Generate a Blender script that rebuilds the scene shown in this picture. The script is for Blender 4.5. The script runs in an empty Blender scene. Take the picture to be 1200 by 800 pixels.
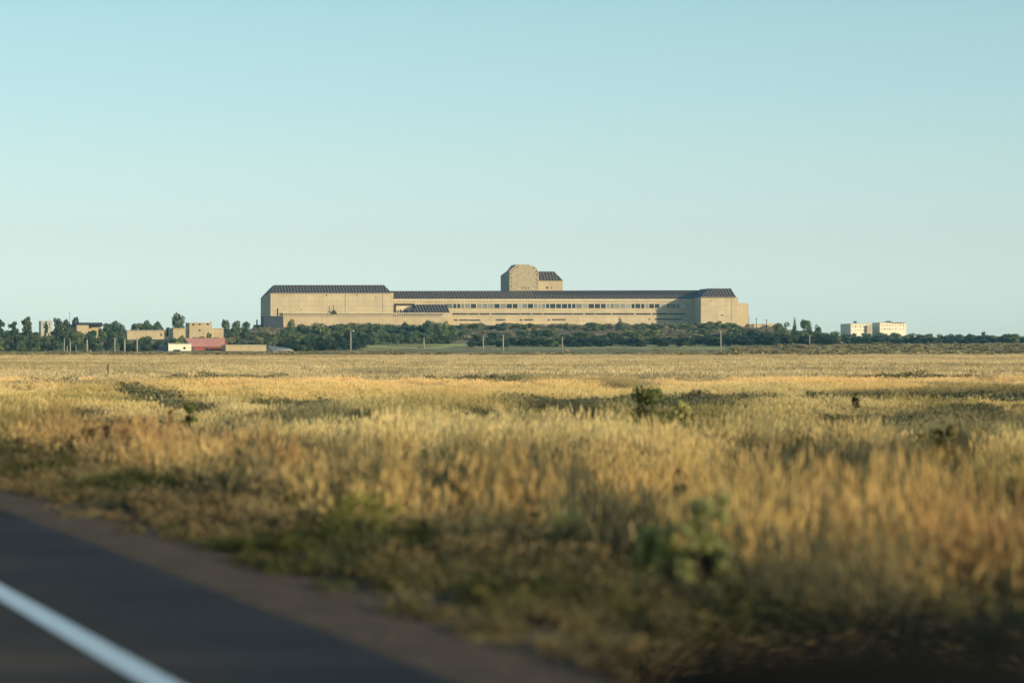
import bpy, math, random
import numpy as np
from mathutils import Vector, Matrix
random.seed(7); rng = np.random.default_rng(11)
R = math.radians
sc = bpy.context.scene
col = sc.collection
F = 85/36*1200          # focal length in pixels of the 1200 px frame
HZ = 408.0              # horizon row
EYE = 1.6
SUN_AZ = R(48); SUN_EL = R(12)      # sun behind the camera, to the right

# ------------------------------------------------------------------ noise
def _hash(ix, iy, s):
    h = (ix.astype(np.int64)*374761393 + iy.astype(np.int64)*668265263 + s*69069) & 0xffffffff
    h = ((h ^ (h >> 13))*1274126177) & 0xffffffff
    return ((h ^ (h >> 16)) & 0xffff)/65535.0
def vnoise(x, y, s=0):
    x = np.asarray(x, float); y = np.asarray(y, float)
    ix = np.floor(x); iy = np.floor(y); fx = x-ix; fy = y-iy
    fx = fx*fx*(3-2*fx); fy = fy*fy*(3-2*fy)
    a = _hash(ix, iy, s); b = _hash(ix+1, iy, s); c = _hash(ix, iy+1, s); d = _hash(ix+1, iy+1, s)
    return (a*(1-fx)+b*fx)*(1-fy) + (c*(1-fx)+d*fx)*fy
def fbm(x, y, s=0, o=4):
    v = 0; a = .5; t = 0
    for k in range(o):
        v = v + a*vnoise(x*2**k, y*2**k, s+k*17); t += a; a *= .5
    return v/t
def sstep(a, b, x):
    t = np.clip((x-a)/(b-a), 0, 1); return t*t*(3-2*t)

# ------------------------------------------------------------------ road frame (s = metres right of the camera, t = along the road)
TH = math.atan(1100/F)
RN = (math.cos(TH), math.sin(TH)); RD = (-math.sin(TH), math.cos(TH))
def road_st(x, y): return x*RN[0]+y*RN[1], x*RD[0]+y*RD[1]
def road_xy(s, t): return (s*RN[0]+t*RD[0], s*RN[1]+t*RD[1])

# ------------------------------------------------------------------ terrain
PXC = np.array([0, 300, 430, 840, 900, 985, 1200.])
YR = np.array([600, 800, 950, 1100, 1300, 1480, 1700, 2500, 6000, 40000.])
HT = np.array([
 [-.5,-.5,-.5,-.5,-.5,-.5,-.5],
 [-.24,-.24,-.24,-.1,.2,.2,.2],
 [.1,.1,.6,.8,1.2,1.4,1.4],
 [1.6,1.6,2.0,2.2,2.8,2.8,2.8],
 [6.2,6.8,8.0,8.6,7.5,4.1,4.1],
 [11,13.5,15.7,15.7,14.2,5.2,4.7],
 [11,14,16,16,14.5,6,4.7],
 [9,11,12,12,10,6,5],
 [5]*7,[5]*7])
SHADED_HOLLOWS = [ # (azimuth column, row, half width, half height, tilt) of the field's slight dips, coloured dark for shade and scrub, converted to ground places below
 (205,462,48,8,.18),(335,464,45,6,.02),(300,481,36,5,.08),(420,479,28,4,.0),(560,476,36,4,.02),(655,468,60,7,.16),
 (900,459,330,4.0,-.008),(55,444,12,2,0),(325,512,85,9,.03),(470,524,80,12,.06),(570,545,70,16,.0),(935,514,75,11,.0),
 (1110,505,45,13,.0),(20,524,40,9,0),(700,552,60,15,0),(1010,480,60,6,0),(820,470,60,4,0),(60,470,60,4,0),(120,482,60,3,0),
 (1150,470,60,5,0),(270,436,60,1.5,0),(1090,437,70,2,0),(700,434,60,1.2,0),(460,432,40,1.2,0),(960,428,90,1.2,0),(180,432,50,1.2,0),(560,440,60,1.4,0)]
def hollow(x, y):
    """0..1: how deep inside one of the hollows a ground point lies"""
    x = np.asarray(x, float); y = np.asarray(y, float)
    yy = np.maximum(y, 5.0)
    px = 600+x/yy*F; py = HZ+(1.66-.30*(1-sstep(30, 60, y)))*F/yy
    wob = (fbm(x/yy*F/26, py/3.2, 5, 4)-.5)
    m = np.zeros_like(px)
    for cx, cy, rx, ry, tl in SHADED_HOLLOWS:
        d = ((px-cx)/rx)**2+((py-cy-(px-cx)*tl)/ry)**2
        m = np.maximum(m, 1-sstep(.6, 1.45, d*.68+wob*1.5))
    return np.where(y > 5, m, 0)
def ground(x, y, micro=True):
    x = np.asarray(x, float); y = np.asarray(y, float)
    s = x*RN[0]+y*RN[1]; t = x*RD[0]+y*RD[1]
    sgn = sstep(4.9, 13, s)
    near = -.5*sgn + sgn*(fbm(x/14+9, y/14, 3, 3)-.5)*.34*np.minimum(1, 1) - .07*sstep(3.9, 5.2, s)
    near = near - .10*hollow(x, y)*sgn
    near = np.where(s < 3.9, -.03, near)
    # far side of the road: verge and slope
    near = np.where(s < -6, -.03-.4*sstep(-6, -12, s)+0*near, near)
    # an unseen long bank, added on the field side behind the camera
    # (put there to throw the shade over the road)
    bk = np.exp(-((s-30.0-3*(fbm(t/30, t*0+3, 8, 2)-.5))/5.2)**2)*sstep(-4.5, -15, t)*(8.1+1.4*(fbm(t/5, t*0, 21, 3)-.5))
    near = near + bk*(1-sstep(150, 220, -t))
    px = np.clip(600+x/np.maximum(y, 1)*F, PXC[0], PXC[-1])
    ly = np.log(np.clip(y, YR[0], YR[-1])); LY = np.log(YR)
    j = np.clip(np.searchsorted(LY, ly)-1, 0, len(YR)-2); fy = (ly-LY[j])/(LY[j+1]-LY[j])
    i = np.clip(np.searchsorted(PXC, px)-1, 0, len(PXC)-2); fx = (px-PXC[i])/(PXC[i+1]-PXC[i]); fx = fx*fx*(3-2*fx)
    far = (HT[j, i]*(1-fx)+HT[j, i+1]*fx)*(1-fy)+(HT[j+1, i]*(1-fx)+HT[j+1, i+1]*fx)*fy
    far = far + (fbm(x/40, y/40, 31, 3)-.5)*.9*sstep(700, 1300, y)
    k = sstep(480, 640, y)
    return near*(1-k)+far*k
def g1(x, y): return float(ground(np.array([x]), np.array([y]))[0])
def W(px, py, Y): return Vector(((px-600)/F*Y, Y, EYE+(HZ-py)/F*Y))
def spot(px, Y):
    x = (px-600)/F*Y; return Vector((x, Y, g1(x, Y)))
def hit(px, py):
    ys = np.exp(np.linspace(math.log(8), math.log(3000), 3000)); xs = (px-600)/F*ys
    g = ground(xs, ys); ray = EYE+(HZ-py)/F*ys
    k = np.argmax(ray <= g); return Vector((xs[k], ys[k], g[k]))

# ------------------------------------------------------------------ materials
def newmat(name):
    m = bpy.data.materials.new(name); m.use_nodes = True
    nt = m.node_tree; nt.nodes.clear()
    out = nt.nodes.new('ShaderNodeOutputMaterial')
    b = nt.nodes.new('ShaderNodeBsdfPrincipled'); nt.links.new(b.outputs[0], out.inputs[0])
    return m, nt, b, out
def N(nt, t, **kw):
    n = nt.nodes.new(t)
    for k, v in kw.items(): setattr(n, k, v)
    return n
def noise_fac(nt, scale, detail=4, vec=None, dist=0, rough=.55):
    n = N(nt, 'ShaderNodeTexNoise'); n.inputs['Scale'].default_value = scale; n.inputs['Detail'].default_value = detail
    n.inputs['Distortion'].default_value = dist; n.inputs['Roughness'].default_value = rough
    if vec is not None: nt.links.new(vec, n.inputs['Vector'])
    return n.outputs['Fac']
def ramp(nt, fac, stops):
    r = N(nt, 'ShaderNodeValToRGB'); e = r.color_ramp.elements
    while len(e) < len(stops): e.new(.5)
    for i, (p, c) in enumerate(stops):
        e[i].position = p; e[i].color = (*c, 1) if len(c) == 3 else c
    nt.links.new(fac, r.inputs[0]); return r.outputs[0]
def mix(nt, a, b, fac, mode='MIX'):
    m = N(nt, 'ShaderNodeMix', data_type='RGBA', blend_type=mode)
    for sock, v in ((m.inputs[0], fac), (m.inputs[6], a), (m.inputs[7], b)):
        if isinstance(v, (int, float)): sock.default_value = v
        elif isinstance(v, tuple): sock.default_value = (*v, 1)[:4]
        else: nt.links.new(v, sock)
    return m.outputs[2]
def pos(nt, scale=(1,1,1)):
    g = N(nt, 'ShaderNodeNewGeometry'); mp = N(nt, 'ShaderNodeMapping'); mp.inputs['Scale'].default_value = scale
    nt.links.new(g.outputs['Position'], mp.inputs[0]); return mp.outputs[0]
def simple(name, c, rough=.85, var=.18, scale=.35, streak=False):
    """weathered surface: base colour broken by two noises and, when wished, by vertical streaks"""
    m, nt, b, out = newmat(name)
    a = noise_fac(nt, scale, 5, pos(nt)); f = noise_fac(nt, scale*9, 3, pos(nt))
    c0 = tuple(x*(1-var) for x in c); c1 = tuple(min(1, x*(1+var)) for x in c)
    k = ramp(nt, a, [(.3, c0), (.7, c1)])
    k = mix(nt, k, ramp(nt, f, [(.35, tuple(x*(1-var*.6) for x in (1,1,1))), (.65, (1,1,1))]), .7, 'MULTIPLY')
    if streak:
        s = noise_fac(nt, 1.0, 4, pos(nt, (.8, .8, .05)))
        k = mix(nt, k, ramp(nt, s, [(.3, (.8,.79,.77)), (.6, (1,1,1))]), .5, 'MULTIPLY')
    nt.links.new(k, b.inputs['Base Color']); b.inputs['Roughness'].default_value = rough
    b.inputs['Specular IOR Level'].default_value = .25
    return m
M = {}
def wallmat(name, c, jx=5.2, jz=3.1, jw=.14, depth=.80):
    m = simple(name, c, streak=True, scale=.10, var=.10); nt = m.node_tree
    b = next(n for n in nt.nodes if n.type == 'BSDF_PRINCIPLED'); src = b.inputs['Base Color'].links[0].from_socket
    g = N(nt, 'ShaderNodeNewGeometry'); sx_ = N(nt, 'ShaderNodeSeparateXYZ'); nt.links.new(g.outputs['Position'], sx_.inputs[0])
    ad = N(nt, 'ShaderNodeMath', operation='ADD'); nt.links.new(sx_.outputs[0], ad.inputs[0]); nt.links.new(sx_.outputs[1], ad.inputs[1])
    cb = N(nt, 'ShaderNodeCombineXYZ'); nt.links.new(ad.outputs[0], cb.inputs[0]); nt.links.new(sx_.outputs[2], cb.inputs[1])
    br = N(nt, 'ShaderNodeTexBrick'); br.offset = .0; br.inputs['Scale'].default_value = 1; br.inputs['Brick Width'].default_value = jx; br.inputs['Row Height'].default_value = jz
    br.inputs['Mortar Size'].default_value = jw/2; br.inputs['Mortar Smooth'].default_value = .1; br.inputs['Bias'].default_value = 0
    br.inputs['Color1'].default_value = (1,1,1,1); br.inputs['Color2'].default_value = (.90,.89,.87,1); br.inputs['Mortar'].default_value = (depth*.8,depth*.78,depth*.75,1)
    nt.links.new(cb.outputs[0], br.inputs['Vector'])
    st = noise_fac(nt, 1.0, 6, pos(nt, (.16,.16,.02)), rough=.7)
    k = mix(nt, src, br.outputs['Color'], .8, 'MULTIPLY'); k = mix(nt, k, ramp(nt, st, [(.34,(.80,.78,.76)),(.50,(1,1,1))]), .45, 'MULTIPLY')
    nt.links.new(k, b.inputs['Base Color']); return m
M['tan'] = wallmat('tan_concrete', (.60,.51,.325))
M['tan2'] = wallmat('tan_plaster', (.57,.47,.29), jx=7.5, jz=50)
M['band'] = simple('pale_band', (.64,.56,.38), scale=.3, var=.1)
M['stone'] = simple('rough_stone', (.44,.375,.24), var=.25, scale=.7)
M['pale'] = simple('pale_render', (.55,.52,.44), streak=True)
M['cream'] = simple('cream_render', (.92,.86,.66), streak=True, var=.1)
M['cream2'] = simple('cream_sheet', (.66,.60,.46), var=.12)
M['roofb'] = simple('brown_roof_sheet', (.060,.050,.047), rough=.6, var=.25, scale=.8)
M['rib'] = simple('roof_seam', (.28,.24,.215), rough=.6, var=.35, scale=1.2)
M['roofd'] = simple('dark_roof', (.045,.055,.062), rough=.7)
M['red'] = simple('red_wall_sheet', (.33,.10,.075), rough=.6, var=.12)
M['redroof'] = simple('faded_red_roof', (.62,.30,.23), rough=.6, var=.12, streak=False)
M['grey'] = simple('grey_roof_sheet', (.22,.25,.27), rough=.6)
M['dark'] = simple('dark_opening', (.018,.022,.025), rough=.6)
M['frame'] = simple('dark_brown_frame', (.06,.045,.035))
M['pole'] = simple('weathered_concrete', (.30,.28,.24), var=.12, scale=2)
M['wood'] = simple('weathered_wood', (.13,.10,.075), scale=3, var=.3)
M['steel'] = simple('dull_steel', (.16,.16,.16), rough=.5)
M['black'] = simple('black_plastic', (.005,.005,.005), rough=.85, var=.2, scale=6)
next(n for n in M['black'].node_tree.nodes if n.type == 'BSDF_PRINCIPLED').inputs['Specular IOR Level'].default_value = .06
def glassmat():
    m, nt, b, out = newmat('window_glass')
    b.inputs['Base Color'].default_value = (.02,.028,.032,1); b.inputs['Roughness'].default_value = .12
    b.inputs['Specular IOR Level'].default_value = .6
    oi = N(nt, 'ShaderNodeObjectInfo')
    nt.links.new(ramp(nt, oi.outputs['Random'], [(0,(.012,.018,.022)),(.55,(.02,.03,.035)),(.62,(.16,.18,.15)),(1,(.34,.36,.29))]), b.inputs['Base Color'])
    return m
M['glass'] = glassmat()

def leafmat(name, lo, hi, hue=.12, transl=.25):
    m, nt, b, out = newmat(name)
    oi = N(nt, 'ShaderNodeObjectInfo')
    f = noise_fac(nt, .4, 4, pos(nt))
    c = ramp(nt, f, [(.38, lo), (.62, hi)])
    rr = ramp(nt, oi.outputs['Random'], [(0,(.50,.62,.72)),(.5,(.95,1,.95)),(1,(1.4,1.3,.95))])
    c = mix(nt, c, rr, .9, 'MULTIPLY')
    nt.links.new(c, b.inputs['Base Color']); b.inputs['Roughness'].default_value = .7
    b.inputs['Specular IOR Level'].default_value = .15
    tr = N(nt, 'ShaderNodeBsdfTranslucent'); nt.links.new(c, tr.inputs[0])
    ms = N(nt, 'ShaderNodeMixShader'); ms.inputs[0].default_value = transl
    nt.links.new(b.outputs[0], ms.inputs[1]); nt.links.new(tr.outputs[0], ms.inputs[2]); nt.links.new(ms.outputs[0], out.inputs[0])
    return m
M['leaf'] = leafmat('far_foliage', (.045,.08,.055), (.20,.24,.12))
M['shady'] = leafmat('shaded_foliage', (.025,.05,.045), (.06,.09,.065))  # darker copy of the bushy foliage, shade of the rows put into its colour
M['pine'] = leafmat('pine_foliage', (.05,.075,.05), (.12,.15,.08))
M['scrubleaf'] = leafmat('scrub_foliage', (.10,.10,.055), (.24,.20,.10))
M['yellowleaf'] = leafmat('yellow_green_foliage', (.22,.22,.07), (.62,.55,.20), transl=.35)
M['brownleaf'] = leafmat('dry_brown_foliage', (.12,.08,.045), (.30,.20,.10))
M['darkleaf'] = leafmat('dark_green_foliage', (.09,.085,.035), (.28,.23,.10))
M['bark'] = simple('bark', (.09,.07,.05), var=.3, scale=3)

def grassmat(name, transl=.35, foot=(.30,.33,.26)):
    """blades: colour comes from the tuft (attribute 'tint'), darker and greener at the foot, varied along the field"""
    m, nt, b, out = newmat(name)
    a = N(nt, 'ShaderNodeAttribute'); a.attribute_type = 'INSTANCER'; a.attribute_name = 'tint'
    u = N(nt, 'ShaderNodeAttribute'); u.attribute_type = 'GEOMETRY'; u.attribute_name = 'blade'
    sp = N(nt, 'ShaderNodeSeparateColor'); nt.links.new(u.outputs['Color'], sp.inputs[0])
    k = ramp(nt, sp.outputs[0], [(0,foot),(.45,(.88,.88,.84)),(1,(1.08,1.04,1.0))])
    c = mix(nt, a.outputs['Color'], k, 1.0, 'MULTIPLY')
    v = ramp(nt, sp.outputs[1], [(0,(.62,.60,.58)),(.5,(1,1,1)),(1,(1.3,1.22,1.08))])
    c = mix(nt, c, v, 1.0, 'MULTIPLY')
    nt.links.new(c, b.inputs['Base Color']); b.inputs['Roughness'].default_value = .6; b.inputs['Specular IOR Level'].default_value = .2
    tr = N(nt, 'ShaderNodeBsdfTranslucent'); nt.links.new(c, tr.inputs[0])
    ms = N(nt, 'ShaderNodeMixShader'); ms.inputs[0].default_value = transl
    nt.links.new(b.outputs[0], ms.inputs[1]); nt.links.new(tr.outputs[0], ms.inputs[2]); nt.links.new(ms.outputs[0], out.inputs[0])
    return m
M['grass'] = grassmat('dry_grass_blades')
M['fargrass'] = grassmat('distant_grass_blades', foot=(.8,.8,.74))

# ------------------------------------------------------------------ mesh helpers
def mesh_np(name, verts, faces_flat, nper, mats, midx=None, smooth=False, colattr=None):
    """faces all of nper corners, given as an (n, nper) array"""
    me = bpy.data.meshes.new(name); nv = len(verts); nf = len(faces_flat)
    me.vertices.add(nv); me.vertices.foreach_set('co', np.asarray(verts, np.float32).ravel())
    me.loops.add(nf*nper); me.loops.foreach_set('vertex_index', np.asarray(faces_flat, np.int32).ravel())
    me.polygons.add(nf); me.polygons.foreach_set('loop_start', np.arange(0, nf*nper, nper, dtype=np.int32))
    me.polygons.foreach_set('loop_total', np.full(nf, nper, np.int32))
    for m in mats: me.materials.append(m)
    if midx is not None: me.polygons.foreach_set('material_index', np.asarray(midx, np.int32))
    me.update(calc_edges=True)
    if smooth: me.polygons.foreach_set('use_smooth', np.ones(nf, bool))
    if colattr:
        for k, v in colattr.items():
            at = me.color_attributes.new(k, 'FLOAT_COLOR', 'POINT'); at.data.foreach_set('color', np.asarray(v, np.float32).ravel())
    me.validate()
    return me
class MB:
    def __init__(s): s.v = []; s.f = []; s.m = []
    def poly(s, pts, mi=0):
        n = len(s.v); s.v += [tuple(p) for p in pts]; s.f.append(list(range(n, n+len(pts)))); s.m.append(mi)
    def hexa(s, lo, hi, mi=0):
        """solid from two loops of equal length (bottom, top)"""
        n = len(lo); b = len(s.v); s.v += [tuple(p) for p in lo]+[tuple(p) for p in hi]
        s.f.append([b+i for i in range(n)][::-1]); s.f.append([b+n+i for i in range(n)]); s.m += [mi, mi]
        for i in range(n):
            j = (i+1) % n; s.f.append([b+i, b+j, b+n+j, b+n+i]); s.m.append(mi)
    def box(s, c, d, mi=0, rz=0):
        x, y, z = d[0]/2, d[1]/2, d[2]/2; q = []
        for (a, b_) in ((-x,-y),(x,-y),(x,y),(-x,y)):
            q.append((c[0]+a*math.cos(rz)-b_*math.sin(rz), c[1]+a*math.sin(rz)+b_*math.cos(rz)))
        s.hexa([(p[0],p[1],c[2]-z) for p in q], [(p[0],p[1],c[2]+z) for p in q], mi)
    def tube(s, pts, rad, n=8, mi=0):
        loops = []
        for k, p in enumerate(pts):
            p = Vector(p); a = Vector(pts[max(k-1,0)]); b = Vector(pts[min(k+1,len(pts)-1)])
            d = (b-a).normalized(); u = d.orthogonal().normalized(); w = d.cross(u)
            base = len(s.v)
            for i in range(n):
                t = 2*math.pi*i/n; q = p+(u*math.cos(t)+w*math.sin(t))*rad[k]; s.v.append(tuple(q))
            loops.append(base)
        for a, b in zip(loops, loops[1:]):
            for i in range(n):
                j = (i+1) % n; s.f.append([a+i, a+j, b+j, b+i]); s.m.append(mi)
        s.f.append([loops[0]+i for i in range(n)][::-1]); s.f.append([loops[-1]+i for i in range(n)]); s.m += [mi, mi]
    def mesh(s, name, mats, smooth=False):
        me = bpy.data.meshes.new(name); me.from_pydata(s.v, [], s.f)
        for m in mats: me.materials.append(m)
        me.polygons.foreach_set('material_index', s.m)
        import bmesh
        bm = bmesh.new(); bm.from_mesh(me); bmesh.ops.recalc_face_normals(bm, faces=bm.faces); bm.to_mesh(me); bm.free()
        if smooth:
            me.polygons.foreach_set('use_smooth', [True]*len(me.polygons))
        return me
    def build(s, name, mat, parent=None, label=None, smooth=False):
        mats = mat if isinstance(mat, list) else [mat]
        return link(name, s.mesh(name, mats, smooth), parent, label)
def link(name, me, parent=None, label=None):
    o = bpy.data.objects.new(name, me); col.objects.link(o)
    if parent is not None:
        o.parent = parent
        o.matrix_parent_inverse = Matrix.Translation(-Vector(parent['_w'])) if '_w' in parent else Matrix()
    if label: o['label'] = label
    return o
def tag(o, label=None, cat=None, group=None, kind=None):
    if label: o['label'] = label
    if cat: o['category'] = cat
    if group: o['group'] = group
    if kind: o['kind'] = kind
    return o
def thing(name, loc, label, cat, group=None):
    o = bpy.data.objects.new(name, None); col.objects.link(o); o.location = loc; o.empty_display_size = .5
    return tag(o, label, cat, group)
def child(name, mb, mat, parent, label=None, smooth=False):
    """mesh written in world coordinates, put under a thing or a part"""
    root = parent
    base = Vector((0,0,0)); p = parent
    while p is not None: base += Vector(p.location); p = p.parent
    mb.v = [tuple(Vector(v)-base) for v in mb.v]
    o = bpy.data.objects.new(name, mb.mesh(name, mat if isinstance(mat, list) else [mat], smooth)); col.objects.link(o); o.parent = root
    if label: o['label'] = label
    return o

# ------------------------------------------------------------------ camera
cam = bpy.data.cameras.new('camera'); co = bpy.data.objects.new('camera', cam); col.objects.link(co); sc.camera = co
cam.lens = 85; cam.sensor_width = 36; cam.clip_start = .05; cam.clip_end = 60000
co.location = (0,0,EYE); co.rotation_euler = (R(90)+math.atan((HZ-400)/F), 0, 0)
cam.dof.use_dof = True; cam.dof.focus_distance = 1400; cam.dof.aperture_fstop = 1.25

# ------------------------------------------------------------------ sky and sun
w = bpy.data.worlds.new('World'); sc.world = w; w.use_nodes = True
nt = w.node_tree; bg = nt.nodes['Background']
sky = nt.nodes.new('ShaderNodeTexSky'); sky.sky_type = 'NISHITA'; sky.sun_disc = False
sky.sun_elevation = SUN_EL; sky.sun_rotation = math.pi-SUN_AZ
sky.air_density = 1.0; sky.dust_density = 0.35; sky.ozone_density = 1.3
tc = nt.nodes.new('ShaderNodeTexCoord'); sx = nt.nodes.new('ShaderNodeSeparateXYZ'); nt.links.new(tc.outputs['Generated'], sx.inputs[0])
tint = ramp(nt, sx.outputs['Z'], [(0,(.82,1.36,2.48)),(.013,(.82,1.26,2.27)),(.042,(.87,1.11,1.65)),(.073,(.95,1.12,1.36)),(.133,(1.02,1.20,1.21)),(.3,(.84,1.04,1.10)),(.7,(.78,.98,1.14))])
aw = nt.nodes.new('ShaderNodeMapRange'); aw.inputs[1].default_value = -.25; aw.inputs[2].default_value = .25; aw.inputs[3].default_value = .89; aw.inputs[4].default_value = 1.01; nt.links.new(sx.outputs['X'], aw.inputs[0])
cv = nt.nodes.new('ShaderNodeCombineXYZ')
for k_ in range(3): nt.links.new(aw.outputs[0], cv.inputs[k_])
nt.links.new(mix(nt, mix(nt, sky.outputs[0], tint, 1.0, 'MULTIPLY'), cv.outputs[0], 1.0, 'MULTIPLY'), bg.inputs[0]); bg.inputs[1].default_value = .132
sl = bpy.data.lights.new('sun', 'SUN'); so = bpy.data.objects.new('sun', sl); col.objects.link(so)
sl.energy = 4.9; sl.angle = R(.55); sl.color = (1.0,.87,.61)
tosun = Vector((math.sin(SUN_AZ)*math.cos(SUN_EL), -math.cos(SUN_AZ)*math.cos(SUN_EL), math.sin(SUN_EL)))
so.rotation_euler = tosun.to_track_quat('Z', 'Y').to_euler()

# ------------------------------------------------------------------ ground sheet
def build_ground():
    fine = np.arange(-17, 17.001, .085)
    coarse = np.concatenate([np.arange(-180, -17, 1.5), fine, np.arange(17.5, 180, 1.5)])
    an = np.radians(coarse); na = len(an)
    rr = np.concatenate([[.3], np.exp(np.linspace(math.log(1.5), math.log(1700), 520)), np.exp(np.linspace(math.log(1750), math.log(45000), 60))])
    A, Rr = np.meshgrid(an, rr); X = np.sin(A)*Rr; Y = np.cos(A)*Rr
    Z = ground(X, Y)
    v = np.stack([X, Y, Z], -1).reshape(-1, 3); n = len(rr)
    i, j = np.meshgrid(np.arange(n-1), np.arange(na), indexing='ij'); j2 = (j+1) % na
    f = np.stack([i*na+j, i*na+j2, (i+1)*na+j2, (i+1)*na+j], -1).reshape(-1, 4)[:, ::-1]
    xs, ys = v[:,0], v[:,1]; s, t = road_st(xs, ys)
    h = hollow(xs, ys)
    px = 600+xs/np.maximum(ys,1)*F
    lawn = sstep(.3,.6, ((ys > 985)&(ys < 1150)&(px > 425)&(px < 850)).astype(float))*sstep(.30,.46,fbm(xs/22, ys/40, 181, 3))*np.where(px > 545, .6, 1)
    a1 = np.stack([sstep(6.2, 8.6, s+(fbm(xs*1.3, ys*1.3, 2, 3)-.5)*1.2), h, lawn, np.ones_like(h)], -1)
    slope = sstep(1180, 1300, ys)*np.where((px > 280)&(px < 1000), 1, .35)
    scr = sstep(620, 660, ys)
    a2 = np.stack([slope, scr, np.zeros_like(h), np.ones_like(h)], -1)
    m, nt, b, out = newmat('ground')
    at = N(nt, 'ShaderNodeAttribute', attribute_name='zone'); sp = N(nt, 'ShaderNodeSeparateColor'); nt.links.new(at.outputs['Color'], sp.inputs[0])
    at2 = N(nt, 'ShaderNodeAttribute', attribute_name='zone2'); sp2 = N(nt, 'ShaderNodeSeparateColor'); nt.links.new(at2.outputs['Color'], sp2.inputs[0])
    p = pos(nt)
    gold = ramp(nt, noise_fac(nt, .05, 6, p), [(.3,(.30,.23,.13)),(.5,(.48,.37,.205)),(.7,(.58,.46,.28))])
    gold = mix(nt, gold, ramp(nt, noise_fac(nt, 2.5, 5, p), [(.3,(.55,.55,.5)),(.7,(1,1,1))]), .8, 'MULTIPLY')
    dirt = ramp(nt, noise_fac(nt, 3.0, 8, p), [(.3,(.095,.070,.047)),(.7,(.165,.123,.083))])
    dirt = mix(nt, dirt, ramp(nt, noise_fac(nt, 60, 3, p), [(.35,(.6,.6,.6)),(.65,(1.1,1.1,1.1))]), .8, 'MULTIPLY')
    dk = ramp(nt, noise_fac(nt, .5, 5, p), [(.3,(.05,.055,.03)),(.7,(.12,.11,.055))])  # dark ground for the hollows, their shade included in the colour
    lw = ramp(nt, noise_fac(nt, .03, 5, p), [(.3,(.46,.47,.16)),(.7,(.60,.58,.22))])
    sl_ = ramp(nt, noise_fac(nt, .06, 6, p), [(.3,(.10,.10,.055)),(.5,(.24,.19,.11)),(.7,(.38,.28,.17))])
    sc_ = ramp(nt, noise_fac(nt, .04, 6, p), [(.3,(.20,.20,.10)),(.7,(.40,.34,.18))])
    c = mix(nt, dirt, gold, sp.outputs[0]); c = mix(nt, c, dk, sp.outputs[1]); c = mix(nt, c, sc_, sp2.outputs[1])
    c = mix(nt, c, lw, sp.outputs[2]); c = mix(nt, c, sl_, sp2.outputs[0])
    nt.links.new(c, b.inputs['Base Color']); b.inputs['Roughness'].default_value = .95; b.inputs['Specular IOR Level'].default_value = .1
    bp = N(nt, 'ShaderNodeBump'); bp.inputs['Distance'].default_value = .05; bp.inputs['Strength'].default_value = .6
    nt.links.new(noise_fac(nt, 12, 6, p), bp.inputs['Height']); nt.links.new(bp.outputs[0], b.inputs['Normal'])
    me = mesh_np('ground', v, f, 4, [m], smooth=True, colattr={'zone': a1, 'zone2': a2})
    tag(link('ground', me), 'wide dry grassland rising to a low wooded hill', 'ground', kind='structure')
build_ground()

# ------------------------------------------------------------------ road
def strip(name, s0, s1, z, mat, label, t0=-120, t1=420, jag=0, seed=0):
    ts = np.arange(t0, t1, .5 if jag else 4.0); v = []; f = []
    for k, t in enumerate(ts):
        j = (float(fbm(np.array([t*.7]), np.array([seed*1.0]), 40+seed, 4)[0])-.5)*jag
        a = road_xy(s0, t); b = road_xy(s1+j, t); v += [(a[0],a[1],z),(b[0],b[1],z)]
        if k: n = 2*k; f.append([n-2, n-1, n+1, n])
    me = bpy.data.meshes.new(name); me.from_pydata(v, [], f); me.materials.append(mat)
    return tag(link(name, me), label, name.replace('_', ' '), kind='structure')
def asphalt():
    m, nt, b, out = newmat('asphalt'); p = pos(nt)
    # coordinates turned into the road's own frame
    def frame(sx_, sy_):
        mp = N(nt, 'ShaderNodeMapping', vector_type='TEXTURE'); mp.inputs['Rotation'].default_value = (0,0,TH)
        g = N(nt, 'ShaderNodeNewGeometry'); nt.links.new(g.outputs['Position'], mp.inputs[0])
        m2 = N(nt, 'ShaderNodeMapping'); m2.inputs['Scale'].default_value = (sx_, sy_, 1); nt.links.new(mp.outputs[0], m2.inputs[0]); return m2.outputs[0]
    sx_ = N(nt, 'ShaderNodeSeparateXYZ'); nt.links.new(frame(1,1), sx_.inputs[0])
    lane = N(nt, 'ShaderNodeMapRange'); lane.inputs[1].default_value = 3.3; lane.inputs[2].default_value = 2.3; nt.links.new(sx_.outputs[0], lane.inputs[0])
    base = ramp(nt, noise_fac(nt, .6, 5, frame(1.2,.25)), [(.3,(.016,.018,.021)),(.7,(.027,.029,.031))])
    brown = ramp(nt, noise_fac(nt, .7, 4, frame(.8,.5)), [(.38,(.030,.026,.023)),(.62,(.075,.056,.040))])  # brownish lane tone, its lighter patches painted as faint sun
    c = mix(nt, base, brown, lane.outputs[0])
    c = mix(nt, c, ramp(nt, noise_fac(nt, 1.0, 3, pos(nt, (.18,.75,1))), [(.36,(.6,.62,.66)),(.62,(1.45,1.32,1.2))]), .9, 'MULTIPLY')  # soft bands of sun and shadow across the road, painted into the asphalt
    c = mix(nt, c, ramp(nt, noise_fac(nt, 140, 2, p), [(.3,(.65,.65,.65)),(.7,(1.3,1.3,1.3))]), .8, 'MULTIPLY')
    nt.links.new(c, b.inputs['Base Color']); b.inputs['Roughness'].default_value = .85; b.inputs['Specular IOR Level'].default_value = .3
    bp = N(nt, 'ShaderNodeBump'); bp.inputs['Distance'].default_value = .006; nt.links.new(noise_fac(nt, 160, 2, p), bp.inputs['Height']); nt.links.new(bp.outputs[0], b.inputs['Normal'])
    return m
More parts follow.
